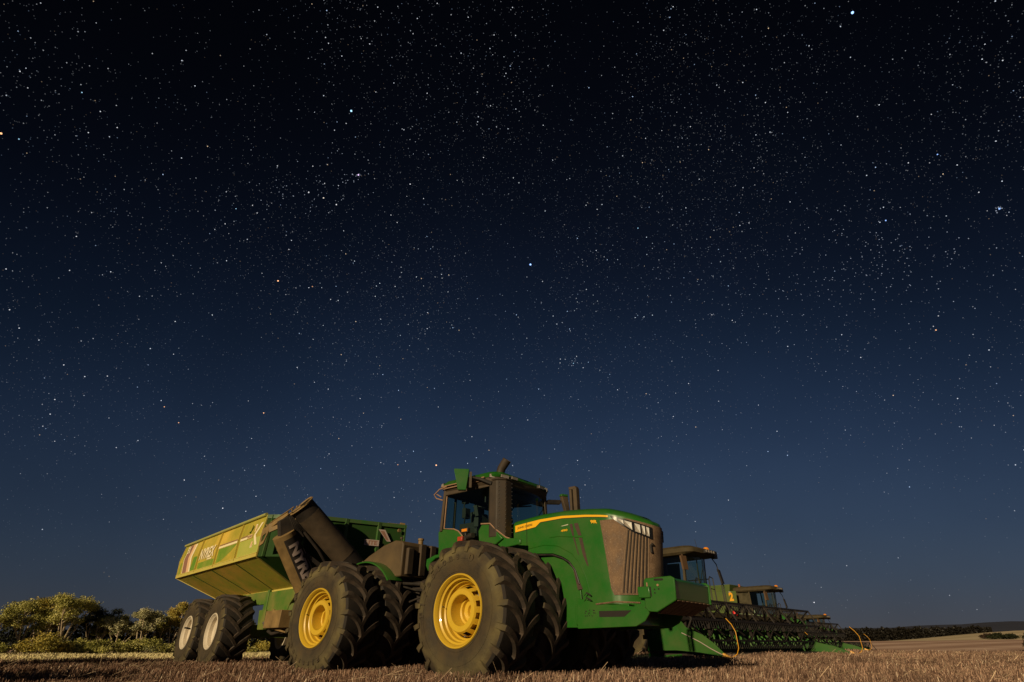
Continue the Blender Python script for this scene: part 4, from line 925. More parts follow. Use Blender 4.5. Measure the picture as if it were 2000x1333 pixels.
# rear tank ---------------------------------------------------------
mb = MB()
def rp(P): return [rearpt2(x, y, z) for x, y, z in P]
body = [(-.84, 1.80), (-.84, 2.50), (-.90, 2.56), (-1.15, 2.60), (-1.55, 2.52), (-2.05, 2.33), (-2.50, 2.10), (-2.35, 1.95), (-1.9, 2.0), (-1.45, 1.98), (-1.1, 1.80)]
n = len(body); A = rp([(x, -.74-(.0), z) for x, z in body]); B_ = rp([(x, .74, z) for x, z in body])
mb.add(A+B_, [tuple(range(n)), tuple(range(2*n-1, n-1, -1))]+[(i, (i+1) % n, n+(i+1) % n, n+i) for i in range(n)])
tank = mb.build('fuel_tank', TANKM, T, bevel=.03)
mb = MB()
for y0, z1 in ((-.56, 2.40), (-.20, 2.52), (.10, 2.52), (.42, 2.52)):
    c = rearpt2(-.80, y0, (1.86+z1)/2); mb.box(c, (.09, .17, z1-1.86), rz=.02)
mb.build('tank_rib', BROWN, tank, bevel=.02)
mb = MB()
for y0, z1 in ((-.42, 2.38), (-.05, 2.5), (.27, 2.5)):
    mb.box(rearpt2(-.832, y0, (1.88+z1)/2), (.03, .09, z1-1.88), rz=.02)
mb.build('tank_slot', SLOT, tank)
mb = MB(); mb.tube([rearpt2(-.98, -.12, 2.55), rearpt2(-.98, -.12, 2.68)], .055, 14); mb.tube([rearpt2(-.98, -.12, 2.66), rearpt2(-.98, -.12, 2.70)], .07, 14); mb.build('filler_neck', AUGM, tank)
mb = MB(); mb.tube([rearpt2(-1.28, -.45, 2.55), rearpt2(-1.28, -.45, 2.70)], .012, 8); mb.tube([rearpt2(-1.28, -.45, 2.68), rearpt2(-1.28, -.45, 2.72)], .035, 10); mb.build('breather_cap', BROWN, tank)
mb = MB(); mb.tube([rearpt2(-2.2, -.76, 2.12), rearpt2(-2.2, -.76, 2.22)], .03, 8); mb.build('tank_cap', BROWN, tank)
mb = MB(); aa = np.linspace(R(38), R(112), 22); rows = []
for a in aa:
    r_ = 1.20; row = []
    for y, dr in ((-.56, -.02), (-.62, .0), (-.95, .0), (-.985, -.012), (-.99, -.04)): row.append(rearpt2(-1.955+.08+(r_+dr)*cos(a), y, .995+(r_+dr)*sin(a)*.98))
    rows.append(row)
mb.grid(rows); mb.build('rear_fender', GREEN, T, smooth=50)
mb = MB(); mb.bar(rearpt2(-2.4, -.6, 2.0), rearpt2(-1.6, -.5, 1.6), .08); mb.tube([rearpt2(-1.2, -.5, 1.7), rearpt2(-.7, -.6, 1.65), rearpt2(-.1, -.5, 1.6)], .03, 8); mb.tube([rearpt2(-1.0, -.55, 1.62), rearpt2(-.4, -.62, 1.5), rearpt2(.3, -.55, 1.45)], .02, 8)
mb.build('hydraulic_hose', BLACK, T)

# ------------------------------------------------------------------ grain cart (local x = forward, y = left)
XF = lambda v: (.948*v[0]-.03, v[1], .98*v[2]+.080)
CT = root('grain_cart', (-6.80, 17.06, 0), -.80, 'green and yellow grain cart with a folded dark auger, hitched behind the tractor', 'grain cart')
# plan corners right-front, front bend, left-front; lat = -y
ZT, ZM, ZW, ZH = 3.56, 3.08, 2.49, 1.85
def ringp(z, l, sA, sE, k=1.0, fb=1.0):
    return [(sA, -l), (2.2+(3.05-2.2)*fb, -.92*k), (2.2+(3.7-2.2)*fb, 1.75*k), (sE, l), (sE, -l)]
Lt = ringp(ZT, 1.745, 2.2, -5.36); Lm = ringp(ZM, 1.80, 2.2, -5.46); Lw = ringp(ZW, 1.80, 2.22, -5.27); Lh = [(1.93, -.50), (1.97, -.2), (2.0, .5), (-4.55, .50), (-4.55, -.50)]
P3 = lambda L, z: [(x, y, z) for x, y in L]
def faces(mb, a, b, idx, mi=0):
    for i in idx: j = (i+1) % 5; mb.add([a[i], a[j], b[j], b[i]], [(0, 1, 2, 3)], mi)
mb = MB(); A, B_, C_, D_ = P3(Lt, ZT), P3(Lm, ZM), P3(Lw, ZW), P3(Lh, ZH)
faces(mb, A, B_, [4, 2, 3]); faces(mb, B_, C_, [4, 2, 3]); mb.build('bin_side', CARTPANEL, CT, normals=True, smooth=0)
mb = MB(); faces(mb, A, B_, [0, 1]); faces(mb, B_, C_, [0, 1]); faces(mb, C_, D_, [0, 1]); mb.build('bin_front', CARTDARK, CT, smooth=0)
mb = MB(); faces(mb, C_, D_, [4, 2, 3]); mb.add(D_, [(0, 1, 2, 3, 4)]); mb.build('hopper', CARTHOP, CT, smooth=0)
mb = MB(); I = [(x*.985, y*.97, ZM) for x, y in Lm]; mb.add(I, [(0, 1, 2, 3, 4)]); mb.build('grain_floor', SLOT, CT, smooth=0)
# edges and rails
mb = MB(); q = lambda a, b, w, h=None: mb.bar(a, b, w, h)
q((2.24, -1.815, ZW+.048), (-5.33, -1.815, ZW+.048), .035, .10); q((2.24, -1.83, ZW+.095), (-5.33, -1.83, ZW+.095), .02, .02)
q((1.96, -.50, ZH-.01), (-4.58, -.50, ZH-.01), .05, .07); q((2.0, .50, ZH-.01), (-4.58, .5, ZH-.01), .05, .07)
q((2.22, -1.81, ZW), (2.21, -1.805, ZM), .035, .035); q((2.21, -1.805, ZM), (2.20, -1.75, ZT), .035, .035)
q((-5.28, -1.81, ZW), (-5.47, -1.81, ZM), .03, .03); q((-5.47, -1.81, ZM), (-5.37, -1.75, ZT), .03, .03)
q((2.21, -1.80, ZW), (1.93, -.50, ZH), .035, .035); q((-5.28, -1.8, ZW), (-4.56, -.5, ZH), .03, .03)
q((2.2, 1.8, ZW), (-5.33, 1.8, ZW), .05, .10)
mb.build('bin_edge', CARTEDGE, CT)
mb = MB(); mb.tube([(2.14, -1.77, ZT+.03), (-1.6, -1.77, ZT+.03)], .045, 10); mb.tube([(-1.62, -1.77, ZT+.03), (-5.48, -1.77, ZT+.03)], .043, 10); mb.tube([(2.1, 1.77, ZT+.03), (-5.4, 1.77, ZT+.03)], .045, 10); mb.build('tarp_rail', mat('tarp rail', (.30, .36, .09), .45, 0, (.45, .34, .12), .4, 3), CT)
mb = MB()
for a, b in ((A[0], A[1]), (A[1], A[2])):
    mb.bar((a[0]+.02, a[1], a[2]-.04), (b[0]+.02, b[1], b[2]-.04), .07, .10)
for f in (.12, .95):
    a = Vector(A[0]).lerp(Vector(A[1]), f); b = Vector(C_[0]).lerp(Vector(C_[1]), f); mb.bar(a+Vector((.03, 0, 0)), b+Vector((.03, 0, 0)), .06)
for f in (.36, .70, .985):
    a = Vector(A[1]).lerp(Vector(A[2]), f); b = Vector(C_[1]).lerp(Vector(C_[2]), f); mb.bar(a+Vector((.03, 0, 0)), b+Vector((.03, 0, 0)), .09 if f < .9 else .05)
mb.build('front_rib', mat('cart front ribs', (.03, .12, .02), .5, 0, (.08, .07, .03), .3, 3), CT)
# side ribs, drawn from front to rear: tall kinked posts pressed into the panel
def side_pt(s, z, off=.0):
    if z > ZM: f = (z-ZM)/(ZT-ZM); y = -(1.80-.055*f)
    else: y = -1.80
    return Vector((s, y-off, z))
mb = MB()
for s in (-3.22, -1.35, .50):
    for a, b in (((s-.02, ZT-.03), (s+.0, ZM)), ((s, ZM), (s+.02, ZW+.05))):
        pa, pb = side_pt(*a, .008), side_pt(*b, .008); mb.bar(pa, pb, .09, .03)
mb.build('side_rib', CARTRIB, CT)
def side_poly(mb, pts, off=.004, mi=0):
    mb.add([side_pt(s, z, off) for s, z in pts], [tuple(range(len(pts)))], mi)
mb = MB()
for pts in ([(-3.95, 2.62), (-3.32, 2.62), (-3.32, 3.05), (-3.85, 3.05)], [(-3.12, 2.60), (-1.47, 2.60), (-1.47, 2.80), (-1.9, 2.80), (-2.3, 2.80), (-3.12, 2.80)], [(-1.26, 2.62), (-.75, 2.66), (-.1, 2.84), (.36, 3.03), (-1.26, 3.03)], [(-5.28, 2.6), (-5.08, 2.6), (-5.12, 2.98), (-5.32, 2.98)]):
    side_poly(mb, pts, .002)
mb.split('wiped_panel', CARTGREEN, CT, key=lambda c: round(c[0]), smooth=0)
mb = MB(); side_poly(mb, [(.58, 2.60), (2.14, 2.60), (2.14, 3.02), (.58, 3.02)], .002); mb.build('pale_panel', mat('pale green cart paint', (.36, .44, .07), .45, 0, (.50, .44, .10), .4, 1), CT, smooth=0)
# curved corner band: brown, peach and pale stripes
def band(x0, x1, m, name, off=.006):
    mb = MB(); rows = []
    for z in (ZT-.04, ZM+.02, ZM-.02, ZW+.07):
        sh = float(np.interp(z, [ZW, ZM, ZT], [.25, 0, .12])); rows.append([tuple(side_pt(x0+sh, z, off)), tuple(side_pt(x1+sh, z, off))])
    mb.grid(rows); mb.build(name, m, CT, smooth=0)
band(-4.98, -4.52, PINKD, 'brown_band'); band(-4.52, -4.26, PEACH, 'peach_band'); band(-4.26, -4.10, WHITE, 'pale_band'); band(-5.03, -4.98, WHITE, 'pale_pinstripe')
mb = MB(); lettering(mb, 'EX', .22, side_pt(-4.95, 3.26, .009), (1, 0, 0), (.25, 0, 1), width=.34, bold=.03); mb.build('corner_lettering', WHITE, CT, smooth=0)
mb = MB(); lettering(mb, 'NYREX', .33, side_pt(-3.13, 2.88, .014), (1, 0, .0), (0, -.03, 1), width=1.55, bold=.035, shear=.3)
side_poly(mb, [(-2.25, 2.82), (-1.78, 2.82), (-1.78, 2.86), (-2.25, 2.86)], .012); mb.build('side_lettering', WHITE, CT, smooth=0)
mb = MB()
for s0, s1 in ((-1.30, .42), (.58, 1.12)):
    side_poly(mb, [(s0, 3.045), (s1, 3.045), (s1+.01, 3.105), (s0+.01, 3.105)], .006)
mb.build('pale_stripe', WHITE, CT, smooth=0)
mb = MB()
for s0, s1 in ((-1.29, .43), (.59, 1.13)):
    side_poly(mb, [(s0, 3.12), (s1, 3.12), (s1+.005, 3.15), (s0+.005, 3.15)], .006)
mb.build('brown_stripe', PINKD, CT, smooth=0)
mb = MB(); side_poly(mb, [(1.92, 3.40), (2.06, 3.40), (1.76, 3.10), (2.0, 2.82), (1.84, 2.82), (1.64, 3.06), (1.64, 3.12)], .008); mb.build('emblem_stroke', WHITE, CT, smooth=0)
mb = MB(); side_poly(mb, [(1.52, 3.40), (1.66, 3.40), (1.66, 2.78), (1.50, 2.78)], .007); mb.build('emblem_edge', WHITE, CT, smooth=0)
mb = MB(); side_poly(mb, [(1.545, 3.375), (1.635, 3.375), (1.635, 2.805), (1.525, 2.805)], .010); side_poly(mb, [(1.14, 3.05), (1.49, 3.05), (1.49, 3.15), (1.14, 3.15)], .010); mb.build('emblem_bar', PEACH, CT, smooth=0)
mb = MB()
for k in range(5): side_poly(mb, [(1.18+.06*k, 3.07), (1.20+.06*k, 3.07), (1.21+.06*k, 3.13), (1.19+.06*k, 3.13)], .013)
mb.tube([side_pt(1.30, 3.20, .012), side_pt(1.34, 3.40, .02)], .010, 5); mb.tube([side_pt(1.27, 3.21, .012), side_pt(1.29, 3.21, .02)], .03, 6); mb.tube([side_pt(1.42, 3.36, .012), side_pt(1.37, 3.24, .02)], .008, 5); mb.build('grab_handle', CARTDARK, CT, smooth=0)
mb = MB()  # hopper seams
for s0, s1 in ((-3.5, -3.1), (-1.55, -1.35), (.55, .45)):
    mb.tube([(s0, -1.775, ZW-.03), (s1, -.53, ZH+.01)], .010, 5)
mb.build('hopper_seam', CARTDARK, CT)
# marker lamp at far corner
mb = MB(); mb.tube([(3.66, 1.72, ZT+.02), (3.62, 1.58, ZT+.03)], .05, 10); mb.tube([(3.62, 1.58, ZT+.01), (3.55, 1.2, ZT+.0)], .03, 8); mb.tube([(3.72, 1.50, 3.38), (3.78, 1.50, 3.38)], .05, 10); mb.build('marker_lamp', AUGM, CT)
# front wall panel sign
mb = MB(); f0, f1 = Vector((3.10, -.70, 0)), Vector((3.66, 1.58, 0)); dirw = (f1-f0).normalized(); nw = Vector((dirw.y, -dirw.x, 0))
sg = f0.lerp(f1, .56)+nw*.10; mb.prism([sg+Vector((0, 0, 2.90)), sg+dirw*.42+Vector((0, 0, 2.90)), sg+dirw*.42+Vector((0, 0, 3.06)), sg+Vector((0, 0, 3.06))], (0, 0, 0), nw*.004)
e0 = sg+dirw*.36; mb.prism([e0+dirw*x+Vector((0, 0, z)) for x, z in ((.0, 3.36), (.20, 3.36), (.40, 3.05), (.28, 3.05))], (0, 0, 0), nw*.004)
mb.build('front_sign', LOGOW, CT, smooth=0)
mb = MB(); lettering(mb, 'LITE', .11, sg+dirw*.03+nw*.006+Vector((0, 0, 2.925)), dirw, (0, 0, 1), width=.34, bold=.03)
mb.prism([e0+dirw*x+Vector((0, 0, z))+nw*.005 for x, z in ((.06, 3.32), (.17, 3.32), (.33, 3.08), (.27, 3.08))], (0, 0, 0), nw*.002); mb.build('sign_lettering', PINKD, CT, smooth=0)
# augers
ux = MB(); a0, a1 = Vector((3.80, -1.50, 3.59)), Vector((3.86, .48, 2.03)); dA = (a1-a0).normalized()
ux.tube([a0, a0.lerp(a1, .5), a1], .295, 28, cap=False); ux.tube([a0+dA*.30, a0+dA*1.75], .302, 28, 1)
ux.build('folded_auger', [DARK, BROWN], CT, smooth=50)
mb = MB(); rg = a0-dA*.01
s_ = Vector((0, 0, 1)).cross(dA).normalized(); t_ = dA.cross(s_)
for k in range(28):
    b, c = 2*pi*k/28, 2*pi*(k+1)/28; mb.bar(rg+(s_*cos(b)+t_*sin(b))*.315, rg+(s_*cos(c)+t_*sin(c))*.315, .035)
mb.build('auger_flange', AUGM, CT)
mb = MB(); fl = []
for k in range(60):
    b = k*.55; fl.append([tuple(a0+dA*(.03+k*.02)+(s_*cos(b)+t_*sin(b))*r_) for r_ in (.03, .27)])
mb.grid(fl); mb.tube([a0, a1], .035, 8); mb.build('auger_screw', AUGM, CT)
mb = MB(); b0, b1 = Vector((3.40, -1.66, 2.93)), Vector((3.15, -.28, 1.15)); dB = (b1-b0).normalized()
mb.tube([b0, b0.lerp(b1, .5), b1], .28, 72); mb.build('lower_auger', AUGM, CT, smooth=50)
mb = MB()   # dark sheet wrapped round the camera facing half, and the lettering
sB = Vector((0, 0, 1)).cross(dB).normalized(); tB = dB.cross(sB)
# angle of the direction towards the front-right of the cart
face = Vector((.72, -.70, .1)); fa = math.atan2(face.dot(tB), face.dot(sB))
LB = (b1-b0).length
def onB(d, ang, r_=.290): return b0+dB*d+(sB*cos(ang)+tB*sin(ang))*r_
front = Vector((1, 0, 0)); f2 = math.atan2(front.dot(tB), front.dot(sB))
sgn = 1 if ((fa-f2+pi) % (2*pi)-pi) < 0 else -1    # towards the tractor
rows = [[tuple(onB(d, f2+sgn*x, .2825)) for x in np.linspace(-.62, 1.5, 40)] for d in np.linspace(.12, LB, 14)]; mb.grid(rows); mb.build('auger_dark_sheet', DARK, CT, smooth=60)
def subdiv(v, f, k):
    for _ in range(k):
        v = list(v); g = []; mid = {}
        def m(a, b):
            q = (min(a, b), max(a, b))
            if q not in mid: mid[q] = len(v); v.append(tuple((v[a][i]+v[b][i])/2 for i in range(3)))
            return mid[q]
        for t in f:
            for n_ in range(1, len(t)-1):
                a, b, c = t[0], t[n_], t[n_+1]; ab, bc, ca_ = m(a, b), m(b, c), m(c, a); g += [(a, ab, ca_), (ab, b, bc), (ca_, bc, c), (ab, bc, ca_)]
        f = g
    return v, f
mb = MB(); v, f = subdiv(*text_mb('NYREX', 1, bold=.045), 3); x0 = min(p[0] for p in v); x1 = max(p[0] for p in v); y0 = min(p[1] for p in v); y1 = max(p[1] for p in v)
mb.add([onB(.28+(p[0]-x0)/(x1-x0)*1.32, f2+sgn*((y1-p[1])/(y1-y0)*-.95+.62)*1.0 if False else f2+sgn*(-.42+(p[1]-y0)/(y1-y0)*.95), .297) for p in v], f); mb.build('auger_lettering', LOGOW, CT, smooth=0)
mb = MB(); mb.tube([onB(.55, f2+sgn*1.0, .29), onB(1.5, f2+sgn*1.0, .29)], .008, 5); mb.build('decal_line', LOGOW, CT)
# hinge plate with a diamond hole, gusset and rams
mb = MB(); h0 = Vector((2.62, -1.93, 0)); ax_ = (Vector((3.3, -1.80, 0))-h0).normalized()
def hp(x, z): return h0+ax_*x+Vector((0, 0, z))
outer_ = [(0, 3.02), (.30, 3.17), (.32, 3.05), (.17, 2.74), (0, 2.68)]; inner_ = [(.06, 2.93), (.23, 3.0), (.15, 2.82), (.06, 2.78)]
O5 = [hp(*p) for p in outer_]; I4 = [hp(*p) for p in inner_]; I5 = [I4[0], I4[1], I4[1], I4[2], I4[3]]
for i in range(5):
    j = (i+1) % 5; a_, b_, c_, d_ = O5[i], O5[j], I5[j], I5[i]
    for n_ in (Vector((0, -.02, 0)),): mb.prism([a_, b_, c_, d_] if (c_-d_).length > 1e-4 else [a_, b_, c_], (0, .01, 0), (0, -.015, 0))
mb.bar(hp(0.02, 3.0), a0+(-s_*0+t_*.0)+Vector((-.05, .0, -.0)), .05, .05); mb.bar(hp(.0, 3.04), Vector((3.55, -1.72, 3.42)), .03, .12); mb.bar(hp(.3, 3.1), Vector((3.6, -1.5, 3.36)), .05, .22)
mb.build('auger_hinge', AUGM, CT)
mb = MB(); mb.prism([(3.45, -1.85, 3.22), (3.62, -1.60, 3.44), (3.68, -1.15, 3.32), (3.62, -1.0, 3.0), (3.5, -1.35, 2.8), (3.45, -1.75, 2.85)], (0, 0, 0), (-.18, 0, 0))
mb.tube([(3.62, -1.35, 3.1), (3.68, -.8, 2.6), (3.6, -.4, 2.2)], .04, 8); mb.bar((3.40, -1.2, 2.6), (3.5, -.5, 2.2), .12, .1)
for k in range(9): mb.tube([(3.66, -1.7+k*.03, 3.3+.03*sin(k)), (3.66, -1.5+k*.05, 3.0)], .015, 5)
mb.build('hinge_block', DARK, CT, bevel=.02)
mb = MB()
for k in range(7): f = k/6; p = hp(.15, 3.13).lerp(a0, f*.85); mb.tube([p+Vector((0, 0, .04)), p+Vector((0, 0, .09))], .025, 8)
mb.tube([hp(.1, 3.12), hp(.3, 3.25), a0+Vector((0, -.2, -.05))], .015, 6); mb.build('hinge_bolt', AUGM, CT)
mb = MB(); e1 = a0.lerp(a1, .70); mb.tube([e1+t_*-.28+s_*.05, e1+Vector((.15, .1, .18)), e1+s_*.3+Vector((.1, 0, -.05)), e1+s_*.32+Vector((.05, -.1, -.3))], .028, 8)
mb.build('auger_handle', BROWN, CT)
# undercarriage
mb = MB()
mb.xz([(1.02, 1.74), (2.78, 1.74), (2.98, 1.66), (3.02, 1.55), (2.80, 1.40), (2.72, 1.24), (1.02, 1.24)], -.92, -.86); mb.xz([(1.02, 1.74), (2.78, 1.74), (3.02, 1.55), (2.72, 1.24), (1.02, 1.24)], .86, .92)
mb.xz([(-3.6, 1.78), (1.0, 1.78), (1.0, 1.45), (-3.6, 1.45)], -.88, -.80); mb.xz([(-3.6, 1.78), (1.0, 1.78), (1.0, 1.45), (-3.6, 1.45)], .8, .88)
mb.prism([(1.20, -.95, 1.80), (1.30, -.95, 1.80), (1.34, -.95, 1.2), (1.24, -.95, 1.2)], (0, 0, 0), (0, .08, 0))
mb.prism([(.95, -.98, 1.30), (1.42, -.98, 1.30), (1.50, -.98, .82), (1.10, -.98, .82)], (0, 0, 0), (0, .10, 0)); mb.box((0, 0, .82), (.3, 2.4, .3)); mb.box((-2.2, 0, .82), (.3, 2.4, .3)); mb.box((-1.1, -.95, .95), (2.0, .2, .25)); mb.box((-1.1, .95, .95), (2.0, .2, .25))
mb.build('undercarriage', CGREEN, CT, bevel=.012)
mb = MB(); mb.box((2.35, -.86, 1.04), (1.0, .5, .40)); mb.box((1.9, -.93, 1.06), (.10, .06, .46)); mb.bar((1.9, -.96, .86), (3.0, -.96, .74), .04, .04); mb.build('tool_box', AUGM, CT, bevel=.012)
mb = MB(); mb.bar((1.2, 0, .78), (4.15, .25, .58), .28, .26); mb.bar((1.5, -.7, .95), (3.0, -.2, .7), .14); mb.bar((1.5, .7, .95), (3.0, .2, .7), .14); mb.tube([(1.4, -.8, .8), (1.9, -.86, .72), (2.4, -.8, .78)], .04, 8); mb.box((2.9, .2, 1.0), (.5, .8, .7)); mb.box((.5, .3, 1.0), (1.6, .9, .5))
mb.build('drawbar', DARK, CT)
mb = MB(); mb.tube([(1.55, -1.0, .98), (1.72, -1.0, .94)], .04, 8); mb.tube([(1.6, -1.0, .92), (1.85, -1.0, .93)], .03, 8); mb.build('drawbar_jack', STEEL, CT)
XF0 = XF
mb = MB(); mb.prism([(2.72, -.90, 1.62), (3.0, -.5, 1.5), (2.9, -.5, 1.2), (2.72, -.90, 1.2)], (0, 0, 0), (.05, 0, 0)); mb.build('mud_flap', CGREEN, CT)
XF = None
def cart_wheels():
    RT, RR, WW = .90, .405, .80; ty, _ = tyre_mb(RT, RR, WW, 17, lh=.04, delta=.42, curve=.18, lw=.075)
    rim = MB(); f = WW/2*.93
    rim.lathe([(-f-.01, RR+.03), (-f-.025, RR+.015), (-f-.02, RR-.005), (-f+.03, RR-.025), (-f+.05, RR-.05), (-f+.14, RR-.06), (-f+.16, RR-.09), (f, RR-.05), (f+.02, RR+.03)], 64)
    disc = MB(); disc.lathe([(-f+.15, RR-.075), (-f+.17, RR-.11), (-f+.165, RR-.16), (-f+.20, RR-.20), (-f+.20, .13), (-f+.12, .12), (-f+.12, .001)], 48)
    for k in range(10): a = 2*pi*k/10; disc.tube([(.165*cos(a), -f+.205, .165*sin(a)), (.165*cos(a), -f+.17, .165*sin(a))], .013, 6, 1)
    first = None
    for i, x in enumerate((0.0, -2.18)):
        for y in (-1.42, 1.42):
            if first is None:
                first = disc.build('wheel', [CRIM, SLOT], CT, smooth=35); ty.build('tyre', [TREAD, SIDE, LUG], first, smooth=30); rim.build('rim', CRIM, first, smooth=35); w = first
            else: w = copy_tree(first, CT)
            w.location = (x, y, .86); w.rotation_euler = (0, .2*i, .0); w.scale = (1, 1 if y < 0 else -1, 1)
    w = [o for o in CT.children if o.name.startswith('wheel')]
    for o in w:
        if abs(o.location.x+2.18) < .01 and o.location.y < 0:
            m = MB(); m.tube([(.03, -.30, .10), (.02, -.42, .12), (-.05, -.44, .11)], .022, 8); m.build('valve_stem', SLOT, o)
cart_wheels()

# ------------------------------------------------------------------ combine harvesters (local origin under the cab centre)
def combine(loc, num, label, first=None):
    t = root('combine_harvester', (loc[0], loc[1], float(height(loc[0], loc[1]))), -.803, label, 'combine harvester', 'combine harvesters parked in a row')
    mb = MB()
    for s in (-1, 1):
        mb.xz([(-.62, 3.55), (-5.2, 3.68), (-6.9, 3.2), (-7.4, 2.3), (-6.9, 1.1), (-1.5, 1.25), (-.70, 2.3)], s*1.62-.04, s*1.62+.04)
    mb.box((-4.0, 0, 2.3), (5.2, 3.1, 2.0)); mb.build('side_shield', OLIVE, t, bevel=.04)
    mb = MB()
    A_ = [(-1.2, -1.45), (-1.2, 1.45), (-4.6, 1.45), (-4.6, -1.45)]; B2 = [(-1.0, -1.55), (-1.0, 1.55), (-4.9, 1.55), (-4.9, -1.55)]
    mb.add([(x, y, 3.3) for x, y in A_]+[(x, y, 3.98) for x, y in B2], [(0, 4, 5, 1), (1, 5, 6, 2), (2, 6, 7, 3), (3, 7, 4, 0), (4, 7, 6, 5)]); mb.build('grain_tank', OLIVE, t, bevel=.02)
    if num:
        mb = MB(); lettering(mb, num, .52, (-1.15, -1.665, 2.95), (1, 0, 0), (0, 0, 1), width=.30, bold=.05); mb.build('fleet_number', ORANGEY, t, smooth=0)
    mb = MB(); mb.box((-1.05, -1.665, 3.50), (.14, .02, .05)); mb.build('side_sticker', LOGOW, t)
    mb = MB(); mb.box((-1.15, -1.2, 2.6), (.25, .8, 1.6)); mb.box((-1.15, 1.2, 2.2), (.25, .8, 1.0)); mb.box((-1.1, 0, 2.2), (.3, 1.8, 1.3)); mb.box((.0, 0, 1.72), (2.0, 2.0, .25)); mb.box((0, -1.25, 1.85), (1.5, .6, .08)); mb.build('cab_platform', CBROWN, t, bevel=.02)
    # cab
    mb = MB()
    for s in (-1, 1):
        mb.bar((.82, s*.80, 1.95), (.95, s*.80, 3.55), .09, .09); mb.bar((-.85, s*.86, 1.95), (-.9, s*.86, 3.5), .12, .12); mb.bar((-.05, s*.93, 1.95), (-.05, s*.92, 3.5), .06, .06)
    mb.bar((.95, -.8, 1.95), (.95, .8, 1.95), .1); mb.bar((1.02, -.02, 1.95), (1.08, -.02, 3.4), .035); mb.bar((1.0, .7, 3.4), (1.02, .1, 2.5), .025); cf = mb.build('cab_frame', CBROWN, t)
    mb = MB(); rows = [[(.86+.20*cos(q*pi/2), q*.80, 1.95), (.98+.20*cos(q*pi/2), q*.80, 3.45)] for q in np.linspace(-1, 1, 11)]; mb.grid(rows)
    for s in (-1, 1): mb.add([(.82, s*.84, 1.95), (.95, s*.84, 3.45), (-.05, s*.93, 3.45), (-.05, s*.93, 1.95)], [(0, 1, 2, 3)])
    mb.build('window_glass', GLASS, cf, normals=False)
    mb = MB()
    for s in (-1,): mb.add([(-.05, s*.93, 1.95), (-.05, s*.93, 3.45), (-.88, s*.88, 3.45), (-.88, s*.88, 1.95)], [(0, 1, 2, 3)])
    mb.build('side_window', DGLASS, cf, normals=False)
    mb = MB(); loft(mb, [(rrect(-1.15, 1.25, .98, .22, bow=.22), 3.50), (rrect(-1.2, 1.36, 1.06, .25, bow=.26), 3.58), (rrect(-1.2, 1.38, 1.08, .25, bow=.26), 3.72), (rrect(-1.1, 1.2, .95, .25, bow=.2), 3.82)]); rf = mb.build('cab_roof', CBROWN, t, smooth=35)
    mb = MB(); mb.box((1.50, .35, 3.66), (.14, .85, .15)); mb.box((1.36, .95, 3.62), (.2, .3, .28)); mb.build('roof_light_bar', BLACK, rf, bevel=.02)
    mb = MB()
    for y in (.0, .2, .4, .6): mb.tube([(1.57, y, 3.665), (1.585, y, 3.665)], .055, 10)
    mb.build('work_light', LENS, rf)
    mb = MB(); mb.tube([(1.15, .82, 3.80), (1.15, .82, 3.88), (1.15, .82, 3.93)], [.13, .12, .07], 14); mb.build('beacon', AMBER, rf)
    mb = MB(); mb.tube([(-.75, -.65, 3.80), (-.75, -.65, 4.02)], .075, 12); mb.build('rear_beacon', mat('brown beacon', (.25, .07, .03), .5), rf)
    mb = MB(); mb.tube([(.9, .55, 3.8), (.86, .55, 4.25)], .008, 5); mb.build('antenna', BLACK, rf)
    mb = MB(); mb.prism([(1.05, -1.28, 3.42), (1.12, -1.02, 3.42), (1.14, -1.02, 2.92), (1.08, -1.26, 2.92)], (0, 0, 0), (.07, 0, 0)); mb.bar((.95, -.95, 3.5), (1.1, -1.15, 3.45), .04); mb.build('mirror', mat('dusty mirror back', (.10, .055, .025), .6), t)
    mb = MB(); mb.prism([(1.25, 1.22, 3.12), (1.25, 1.38, 3.08), (1.28, 1.50, 2.58), (1.28, 1.34, 2.58)], (0, 0, 0), (.07, 0, 0)); mb.tube([(1.2, 1.1, 3.5), (1.25, 1.28, 3.3), (1.27, 1.3, 3.1)], .02, 6); mb.build('mirror', BLACK, t)
    mb = MB(); mb.box((-.35, 0, 2.25), (.5, .5, .15)); mb.box((-.6, 0, 2.6), (.14, .48, .65)); mb.box((.1, .45, 2.4), (.5, .15, .3)); mb.build('seat', SEATM, t, bevel=.03)
    mb = MB(); mb.bar((.55, 0, 1.95), (.42, 0, 2.50), .08)
    for k in range(16):
        a, b = 2*pi*k/16, 2*pi*(k+1)/16; g = lambda q: (.40+.18*cos(q), .20*sin(q), 2.55+.08*cos(q)); mb.bar(g(a), g(b), .03)
    mb.build('steering_wheel', BLACK, t)
    # rails and ladder on the far side
    mb = MB(); 
    for x in (.95, .35):
        mb.tube([(x, 1.0, 1.75), (x, 1.0, 2.75), (x, 1.1, 2.85), (x, 1.34, 2.80), (x, 1.38, 1.7), (x, 1.42, 1.2)], .022, 6); mb.tube([(x, 1.0, 2.4), (x, 1.36, 2.38)], .016, 6)
    mb.tube([(.95, 1.0, 2.75), (.2, 1.0, 2.75), (-.9, 1.0, 2.75)], .02, 6); mb.tube([(1.15, 1.62, 1.2), (1.15, 1.62, 2.55), (1.15, 1.70, 2.62), (1.15, 1.78, 2.55), (1.15, 1.78, 1.2)], .022, 6)
    mb.build('hand_rail', BLACK, t)
    mb = MB(); mb.tube([(-.9, -1.5, 1.75), (-.9, -1.5, 2.45)], .018, 6); mb.tube([(.3, -1.5, 1.8), (.3, -1.5, 2.35)], .02, 6); mb.tube([(-.9, -1.5, 2.2), (.3, -1.5, 2.1), (.9, -1.2, 1.95)], .010, 5); mb.build('side_rail', mat('pale rail', (.30, .42, .26), .5), t)
